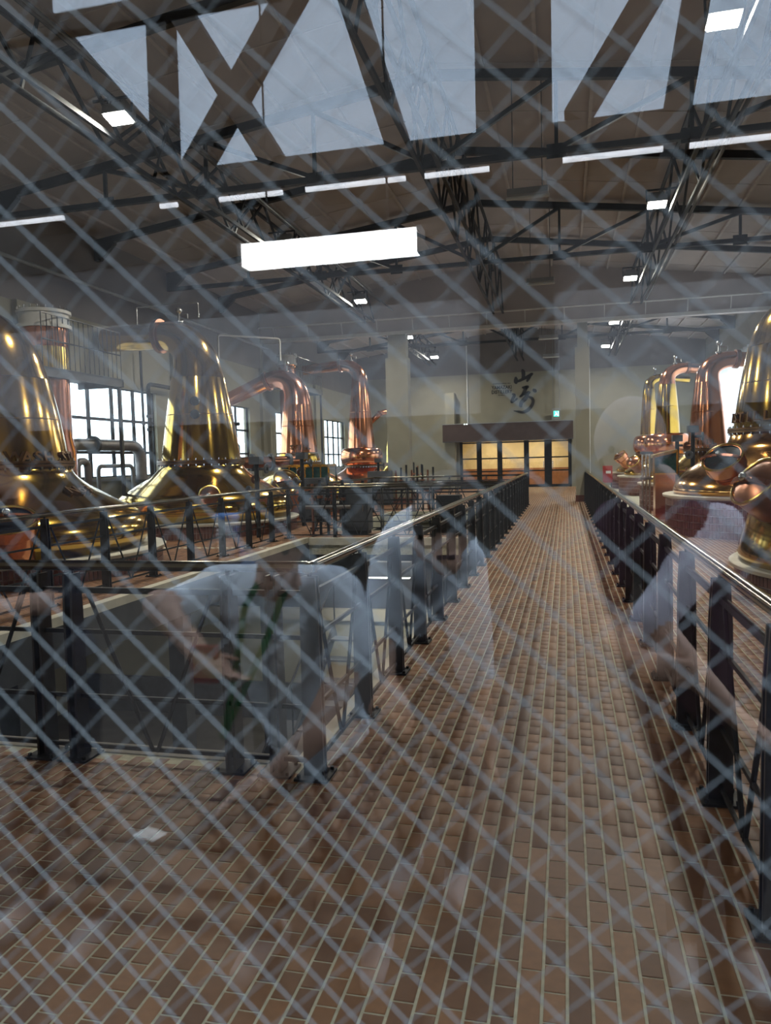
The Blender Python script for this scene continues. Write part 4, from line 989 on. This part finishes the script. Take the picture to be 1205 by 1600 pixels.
# ------------------------------------------------------------------ visitors' court on the camera side (seen as reflections in the glass)
YC = -8.83
w = MB().box(-40, 40, -40, YF - .07, -.3, 0)
tag(w.build('floor_court', M['court_floor'], None, False), 'dark paving of the visitors court behind the glass', None, None, 'structure')
w = MB().box(-16, 9, YC - .3, YC, 0, 2.12)
wc = tag(w.build('wall_court', M['court_dark'], None, False), 'court wall facing the glass, dark below and pale above', None, None, 'structure')
for xa, xb in ((-16, -1.02), (-.12, 9)): MB().box(xa, xb, YC - .3, YC - .025, 3.55, 4.35).build('grey_panel', M['court_mid'], wc, False)  # grey over pale panels puts the upward fade of reflected haze into wall colour
MB().box(-16, -1.02, YC - .3, YC - .02, 2.12, 3.55).build('pale_panel', M['court_pale'], wc, False)
MB().box(-.12, 9, YC - .3, YC - .02, 2.12, 3.55).build('pale_panel', M['court_pale'], wc, False)
MB().box(-16, 9, YC - .3, YC, 4.35, 5.55).build('lintel', M['court_dark'], wc, False)
MB().box(-1.02, -.12, YC - .3, YC + .12, 0, 11).build('pillar', M['court_dark'], wc, False)
fr = thing('wall_clerestory', 'cross braced clerestory glazing above the court wall', None, (-3, YC, 5.55), None, 'structure')
for a, c_, w_ in (((-5.32, 5.5), (-5.28, 9.6), .30), ((-5.32, 8.2), (-3.70, 5.5), .34), ((-3.1, 8.05), (-4.95, 5.5), .30), ((-2.75, 7.9), (-2.02, 5.5), .36), ((-2.75, 7.9), (-2.75, 9.6), .3), ((1.25, 7.3), (.15, 5.6), .28), ((1.25, 7.3), (2.2, 9.6), .28), ((1.30, 5.5), (1.62, 7.4), .34), ((3.6, 5.5), (3.6, 9.6), .3), ((-9.6, 5.5), (-9.6, 9.6), .3), ((-12, 5.5), (-12, 9.6), .3)):
    MB().bar((a[0], YC - .15, a[1]), (c_[0], YC - .15, c_[1]), .3, w_, (0, 1, 0)).build('brace', M['court_steel'], fr, False)
MB().prism([(-7.06, 8.07), (-5.45, 6.17), (-5.45, 5.5), (-16, 5.5), (-16, 9.4), (-7.06, 9.4)], lambda u, v, d: (u, YC - .28 + .2 * d, v)).build('boarded_corner', M['court_steel'], fr, False)  # dark filler panel added so no sky reflects from this corner
MB().box(-16, 9, YC - .3, YC, 9.4, 9.8).build('head_beam', M['court_steel'], fr, False)
fg = glass_mat('frosted_clerestory', .03, (.66, .685, .72))
for (a, c_) in ((-16, -9.6), (-9.6, -5.3), (-5.3, -2.7), (-2.7, -1.02), (-.12, 3.6), (3.6, 9)):
    MB().box(a, c_, YC - .2, YC - .19, 5.55, 9.4).build('pane', fg, fr, False)
# lit lamp and row of tubes in the court
t = thing('court_lamp', 'bright long fluorescent lamp hanging in the visitors court', 'lamp', (-1.63, -4.53, 3.0))
MB().box(-2.28, -.98, -4.60, -4.46, 2.99, 3.15).build('diffuser', M['lamp_diffuser'], t, False)
MB().box(-2.31, -2.28, -4.61, -4.45, 2.98, 3.16).box(-.98, -.95, -4.61, -4.45, 2.98, 3.16).build('end_cap', M['grey_paint'], t, False)
for x in (-2.1, -1.2): MB().tube([(x, -4.53, 3.15), (x, -4.53, 4.86)], .008, 6).build('rod', M['court_steel'], t)
MB().box(-6, 3, -4.58, -4.48, 4.86, 5.0).build('carrier', M['court_steel'], t, False)
for k, (a, c_) in enumerate(((-7.31, -6.33), (-4.93, -4.7), (-4.12, -3.3), (-3.0, -1.78), (-1.55, -.81), (.0, 1.05), (1.32, 2.25))):
    t = thing('court_tube', '%s lit tube of the row along the court lintel' % ['first', 'second', 'third', 'fourth', 'fifth', 'sixth', 'seventh'][k], 'tube lamp', ((a + c_) / 2, -8.08, 4.8), 'tubes along the court lintel')
    MB().box(a, c_, -8.80, -8.02, 4.86, 4.92).build('holder', M['court_steel'], t, False)
    MB().tube([(a, -8.08, 4.82), (c_, -8.08, 4.82)], .032, 10).build('tube', M['tube_lit'], t)

# ------------------------------------------------------------------ people in the court
def person(lab, caps, mats, loc, head, hair_m, look, extras=None, hat=None):
    """caps: (p, rp, q, rq, material index); one continuous remeshed body"""
    b_ = MB()
    for p, rp_, q_, rq, mi in caps:
        p, q_ = Vector(p), Vector(q_); d = (q_ - p); n = 8; pts = [p + d * k / n for k in range(n + 1)]
        b_.tube(pts, [rp_ + (rq - rp_) * k / n for k in range(n + 1)], 12); b_.ball(tuple(p), rp_, 12); b_.ball(tuple(q_), rq, 12)
    hc, hr = Vector(head), .1
    b_.ball(head, hr, 18, (.78, .92, 1.16))
    lk = Vector(look).normalized(); sd = lk.cross(Vector((0, 0, 1))).normalized()
    b_.ball(tuple(hc + lk * .095 + Vector((0, 0, -.01))), .018, 8, (1, 1, 1.4))
    for s_ in (-1, 1): b_.ball(tuple(hc + sd * s_ * .08), .024, 8, (.6, 1, 1.3))
    b_.ball(tuple(hc + lk * .05 - Vector((0, 0, .085))), .045, 10)
    me_ = b_.mesh('body_raw'); o = bpy.data.objects.new('tmp', me_); COL.objects.link(o)
    md = o.modifiers.new('r', 'REMESH'); md.mode = 'VOXEL'; md.voxel_size = .0095
    md2 = o.modifiers.new('s', 'SMOOTH'); md2.iterations = 4; md2.factor = .5
    dg = bpy.context.evaluated_depsgraph_get(); nm = bpy.data.meshes.new_from_object(o.evaluated_get(dg)); bpy.data.objects.remove(o)
    nm.materials.clear()
    for mm in mats: nm.materials.append(M[mm])
    P0 = np.array([c_[0] for c_ in caps]); P1 = np.array([c_[2] for c_ in caps]); RA = np.array([c_[1] for c_ in caps]); RB = np.array([c_[3] for c_ in caps]); MI = np.array([c_[4] for c_ in caps])
    n = len(nm.polygons); cen = np.empty(n * 3); nm.polygons.foreach_get('center', cen); cen = cen.reshape(-1, 3)
    D = P1 - P0; best = np.full(n, 1e9); mi = np.zeros(n, int)
    for k in range(len(caps)):
        t_ = np.clip(((cen - P0[k]) @ D[k]) / max(D[k] @ D[k], 1e-9), 0, 1); dist = np.linalg.norm(cen - (P0[k] + t_[:, None] * D[k]), axis=1) - (RA[k] + (RB[k] - RA[k]) * t_)
        up = dist < best; best[up] = dist[up]; mi[up] = MI[k]
    hd = np.linalg.norm((cen - np.array(head)) / np.array([.85, .95, 1.2]), axis=1) < .105
    mi[hd] = 0
    nm.polygons.foreach_set('material_index', mi.astype(np.int32)); nm.polygons.foreach_set('use_smooth', [True] * n)
    t = thing('person', lab, 'person', loc, 'people in the court')
    nm.transform(Matrix.Translation(-Vector(loc))); nm.update(); link('body', nm, t)
    hb = MB()
    prof = [(.095 * math.sin(a), .122 * math.cos(a)) for a in [math.pi * .62 * k / 9 for k in range(10, -1, -1)]]
    ax = (Vector((0, 0, 1)) - lk * .45).normalized()
    hb.lathe(prof, tuple(hc + ax * .012), 24, tuple(ax), caps=False); hb.build('hair' if not hat else 'cap', M[hat or hair_m], t)
    for s_ in (-1, 1): MB().ball(tuple(hc + lk * .086 + sd * s_ * .032 + Vector((0, 0, .012))), .012, 8).build('eye', M['ink'], t)
    MB().bar(tuple(hc + lk * .092 - sd * .024 - Vector((0, 0, .05))), tuple(hc + lk * .092 + sd * .024 - Vector((0, 0, .05))), .008, .012).build('mouth', M['plum'], t)
    return t
def hand(wr, d, side, sp=.018, curl=.4, mi=0):
    wr = Vector(wr); d = Vector(d).normalized(); side = (Vector(side) - d * Vector(side).dot(d)).normalized(); nrm = d.cross(side)
    out = [(wr, .026, wr + d * .075, .030, mi), (wr + side * .015, .022, wr + d * .08 + side * .025, .02, mi), (wr - side * .015, .022, wr + d * .08 - side * .025, .02, mi)]
    for k, l in enumerate((.068, .078, .072, .056)):
        b0 = wr + d * .085 + side * (-.03 + .02 * k); b1 = b0 + (d + nrm * curl * .4) * l * .55; out += [(b0, .010, b1, .0095, mi), (b1, .0095, b1 + (d + nrm * curl * 1.4).normalized() * l * .5, .008, mi)]
    t0 = wr + d * .02 - side * .03; t1 = t0 + (d * .5 - side * .8 + nrm * .3).normalized() * .045; out += [(t0, .013, t1, .011, mi), (t1, .011, t1 + (d * .9 - side * .3 + nrm * .3).normalized() * .035, .009, mi)]
    return [(tuple(a), ra, tuple(b2), rb2, m2) for a, ra, b2, rb2, m2 in out]
def foot(an, d, mi):
    an = Vector((an[0], an[1], .05)); d = Vector(d).normalized()
    return [(tuple(an - d * .05), .045, tuple(an + d * .10), .045, mi), (tuple(an + d * .10), .045, tuple(an + d * .16 - Vector((0, 0, .01))), .036, mi)]
def limb(pts, rs, mi): return [(pts[k], rs[k], pts[k + 1], rs[k + 1], mi) for k in range(len(pts) - 1)]
# mats: 0 skin, 1 top, 2 trousers, 3 shoes
A = limb([(-.72, -1.38, .60), (-.77, -1.28, .85), (-.79, -1.18, 1.06)], [.15, .15, .14], 1) + [((-.95, -1.17, 1.11), .075, (-.62, -1.17, 1.11), .075, 1)]
A += limb([(-.76, -1.12, 1.12), (-.72, -1.04, 1.20)], [.06, .055], 0)
A += limb([(-.95, -1.17, 1.10), (-1.03, -1.08, 1.07)], [.075, .066], 1) + limb([(-1.03, -1.08, 1.07), (-1.04, -1.0, 1.10), (-.90, -.93, 1.0)], [.048, .042, .03], 0) + hand((-.90, -.93, 1.0), (.7, .2, -.4), (0, 1, .2))
A += limb([(-.60, -1.17, 1.10), (-.55, -1.12, .95)], [.072, .062], 1) + limb([(-.55, -1.12, .95), (-.62, -1.0, .78), (-.72, -.95, .68)], [.045, .042, .03], 0) + hand((-.72, -.95, .68), (-.7, .3, -.3), (0, 1, .2))
A += limb([(-.80, -1.40, .58), (-.92, -1.06, .50), (-.92, -1.36, .10)], [.11, .075, .045], 2) + limb([(-.64, -1.40, .58), (-.60, -1.08, .48), (-.58, -1.42, .10)], [.11, .075, .045], 2)
A += foot((-.92, -1.36), (-.2, 1, 0), 3) + foot((-.58, -1.42), (.1, 1, 0), 3)
up_ = lambda p, k: (p[0], p[1], p[2] + k * min(max((p[2] - .1) / .5, 0), 1))
lift = lambda L_, k: [(up_(p, k), a_, up_(q_, k), b2, m2) for p, a_, q_, b2, m2 in L_]
A = lift(A, .09)
pa = person('crouching person in a light blue shirt with a green lanyard holding a red pouch', A, ['skin', 'shirt', 'navy', 'sneaker'], (-.75, -1.35, 0), (-.70, -.99, 1.39), 'hair', (.1, .7, -.7))
ly = MB(); pl = [(-.76, -1.0, 1.16), (-.79, -.98, 1.10), (-.82, -1.0, .98), (-.86, -1.02, .84), (-.89, -1.03, .74)]
for a, c_ in zip(pl[:-1], pl[1:]): ly.bar(up_(a, .09), up_(c_, .09), .016, .004, (0, 1, 0))
pl = [(-.68, -1.0, 1.16), (-.74, -.97, 1.0), (-.82, -1.0, .86), (-.89, -1.03, .74)]
for a, c_ in zip(pl[:-1], pl[1:]): ly.bar(up_(a, .09), up_(c_, .09), .016, .004, (0, 1, 0))
ly.build('lanyard', M['lanyard'], pa, False)
o = MB().box(-.90, -.83, -.915, -.895, 1.02, 1.11).build('pouch', M['red']); tag(o, 'red pouch held by the crouching person', 'pouch')
B = limb([(-.55, -1.58, .92), (-.52, -1.42, 1.10), (-.45, -1.27, 1.14)], [.15, .15, .14], 1) + [((-.56, -1.24, 1.12), .075, (-.36, -1.24, 1.08), .08, 1)]
B += limb([(-.45, -1.2, 1.14), (-.41, -1.1, 1.17)], [.06, .055], 0)
B += limb([(-.36, -1.24, 1.06), (-.33, -1.20, .84), (-.32, -1.19, .76)], [.08, .068, .06], 1) + limb([(-.32, -1.19, .78), (-.29, -1.16, .64)], [.042, .03], 0) + hand((-.29, -1.16, .64), (.1, .1, -1), (0, 1, 0))
B += limb([(-.57, -1.24, 1.10), (-.60, -1.18, .88)], [.075, .065], 1) + limb([(-.60, -1.18, .88), (-.56, -1.05, .76)], [.045, .03], 0) + hand((-.56, -1.05, .76), (.4, .5, -.5), (1, 0, 0))
B += limb([(-.62, -1.60, .90), (-.62, -1.52, .50), (-.63, -1.62, .10)], [.12, .075, .045], 2) + limb([(-.47, -1.60, .90), (-.45, -1.50, .50), (-.45, -1.60, .10)], [.12, .075, .045], 2)
B += foot((-.63, -1.62), (-.1, 1, 0), 3) + foot((-.45, -1.60), (.1, 1, 0), 3)
B = [((p[0] + .05, p[1] - .26, p[2]), a_, (q_[0] + .05, q_[1] - .26, q_[2]), b2, m2) for p, a_, q_, b2, m2 in B]
B = lift(B, .15)
pb = person('bending person in a light blue shirt reaching one arm down to the floor', B, ['skin', 'shirt', 'navy', 'sneaker'], (-.49, -1.86, 0), (-.32, -1.28, 1.39), 'hair', (.1, .8, -.5))
C_ = limb([(.40, -1.52, .92), (.36, -1.50, 1.15), (.30, -1.48, 1.32)], [.15, .14, .13], 1) + [((.14, -1.46, 1.36), .07, (.44, -1.50, 1.36), .07, 1)]
C_ += limb([(.28, -1.46, 1.38), (.25, -1.44, 1.47)], [.06, .055], 0)
C_ += limb([(.40, -1.44, 1.34), (.30, -1.34, 1.22), (.21, -1.28, 1.12)], [.072, .064, .055], 4) + limb([(.21, -1.28, 1.12), (.31, -1.22, 1.0), (.40, -1.2, .90)], [.045, .038, .028], 0) + hand((.40, -1.2, .90), (.6, .1, -.5), (0, 1, .1))
C_ += limb([(.14, -1.46, 1.34), (.10, -1.40, 1.10)], [.07, .06], 1) + limb([(.10, -1.40, 1.10), (.18, -1.22, 1.02)], [.045, .03], 0) + hand((.18, -1.22, 1.02), (.5, .5, 0), (0, 0, 1))
C_ += limb([(.33, -1.54, .90), (.33, -1.50, .50), (.33, -1.58, .10)], [.12, .075, .045], 2) + limb([(.48, -1.54, .90), (.49, -1.50, .50), (.50, -1.58, .10)], [.12, .075, .045], 2)
C_ += foot((.33, -1.58), (-.1, 1, 0), 3) + foot((.50, -1.58), (.1, 1, 0), 3)
person('standing person in a pale cap and plum top with a lavender sleeve', C_, ['skin', 'plum', 'navy', 'sneaker', 'lavender'], (.42, -1.56, 0), (.17, -1.40, 1.58), 'hair', (-.2, .9, -.3), hat='cap_cloth')
D_ = limb([(-1.78, -1.50, .92), (-1.80, -1.46, 1.18), (-1.80, -1.42, 1.36)], [.15, .14, .13], 1) + [((-1.97, -1.42, 1.38), .07, (-1.64, -1.42, 1.38), .07, 1)]
D_ += limb([(-1.80, -1.40, 1.42), (-1.80, -1.37, 1.50)], [.06, .055], 0)
D_ += limb([(-1.64, -1.42, 1.36), (-1.58, -1.36, 1.12)], [.07, .06], 1) + limb([(-1.58, -1.36, 1.12), (-1.64, -1.26, 1.13), (-1.70, -1.14, 1.13)], [.045, .038, .028], 0) + hand((-1.70, -1.14, 1.13), (-.4, .8, 0), (0, 0, 1))
D_ += limb([(-1.97, -1.42, 1.36), (-2.02, -1.38, 1.1), (-1.98, -1.28, .9)], [.07, .055, .03], 1) + hand((-1.98, -1.28, .9), (0, .3, -.9), (0, 1, 0))
D_ += limb([(-1.86, -1.50, .90), (-1.84, -1.44, .50), (-1.80, -1.40, .10)], [.12, .075, .045], 2) + limb([(-1.71, -1.50, .90), (-1.62, -1.42, .50), (-1.52, -1.34, .10)], [.12, .075, .045], 2)
D_ += foot((-1.80, -1.40), (0, 1, 0), 3) + foot((-1.52, -1.34), (.15, 1, 0), 3)
person('standing person in dark navy clothes and pale sneakers', D_, ['skin', 'navy', 'navy', 'sneaker'], (-1.75, -1.4, 0), (-1.80, -1.34, 1.62), 'hair', (.1, .9, -.4))
# stand with the cup and the tub
t = thing('display_stand', 'dark narrow display stand in the court', 'stand', (-1.07, -1.72, 0))
MB().box(-1.22, -.94, -1.86, -1.60, 0, .06).build('base', M['court_dark'], t, False)
MB().box(-1.10, -1.04, -1.76, -1.70, .06, 1.15).build('pole', M['court_dark'], t, False)
MB().box(-1.26, -.93, -1.86, -1.58, 1.15, 1.18).build('shelf', M['court_dark'], t, False)
cx, cy = -1.165, -1.70
t = thing('plastic_cup', 'pale ribbed plastic cup with a blue rim on the display stand', 'cup', (cx, cy, 1.18))
MB().lathe([(.030, 1.18), (.046, 1.37), (.042, 1.37), (.027, 1.19)], (cx, cy, 0), 28, caps=False).build('cup_body', M['clear_plastic'], t)
MB().tube([(cx + .046 * math.cos(a), cy + .046 * math.sin(a), 1.37) for a in [2 * math.pi * k / 28 for k in range(29)]], .009, 8, False).build('rim', M['blue_plastic'], t)
for k in range(11):
    z = 1.195 + k * .014; r_ = .0325 + .0012 * k
    MB().tube([(cx + r_ * math.cos(a), cy + r_ * math.sin(a), z) for a in [2 * math.pi * j / 24 for j in range(25)]], .0025, 5, False).build('rib', M['white_plastic'], t)
t = thing('plastic_tub', 'blue plastic tub beside the ribbed cup', 'tub', (-1.03, -1.72, 1.18))
MB().prism([(-1.095, 1.18), (-.965, 1.18), (-.955, 1.32), (-1.105, 1.32)], lambda u, v, d: (u, -1.80 + .16 * d, v)).build('tub_body', M['blue_plastic'], t, False)
MB().box(-1.115, -.945, -1.81, -1.63, 1.32, 1.335).build('lid', M['blue_plastic'], t, False)
for k, (x, y, a) in enumerate(((-1.72, -2.0, .3), (-1.34, -1.92, -.2))):
    o = MB().box(-.06, .06, -.04, .04, 0.002, .006).build('leaflet', M['white_plastic']); o.location = (x, y, 0); o.rotation_euler.z = a
    tag(o, ['white leaflet lying on the court paving at the far left', 'white leaflet lying on the court paving beside another'][k], 'leaflet')
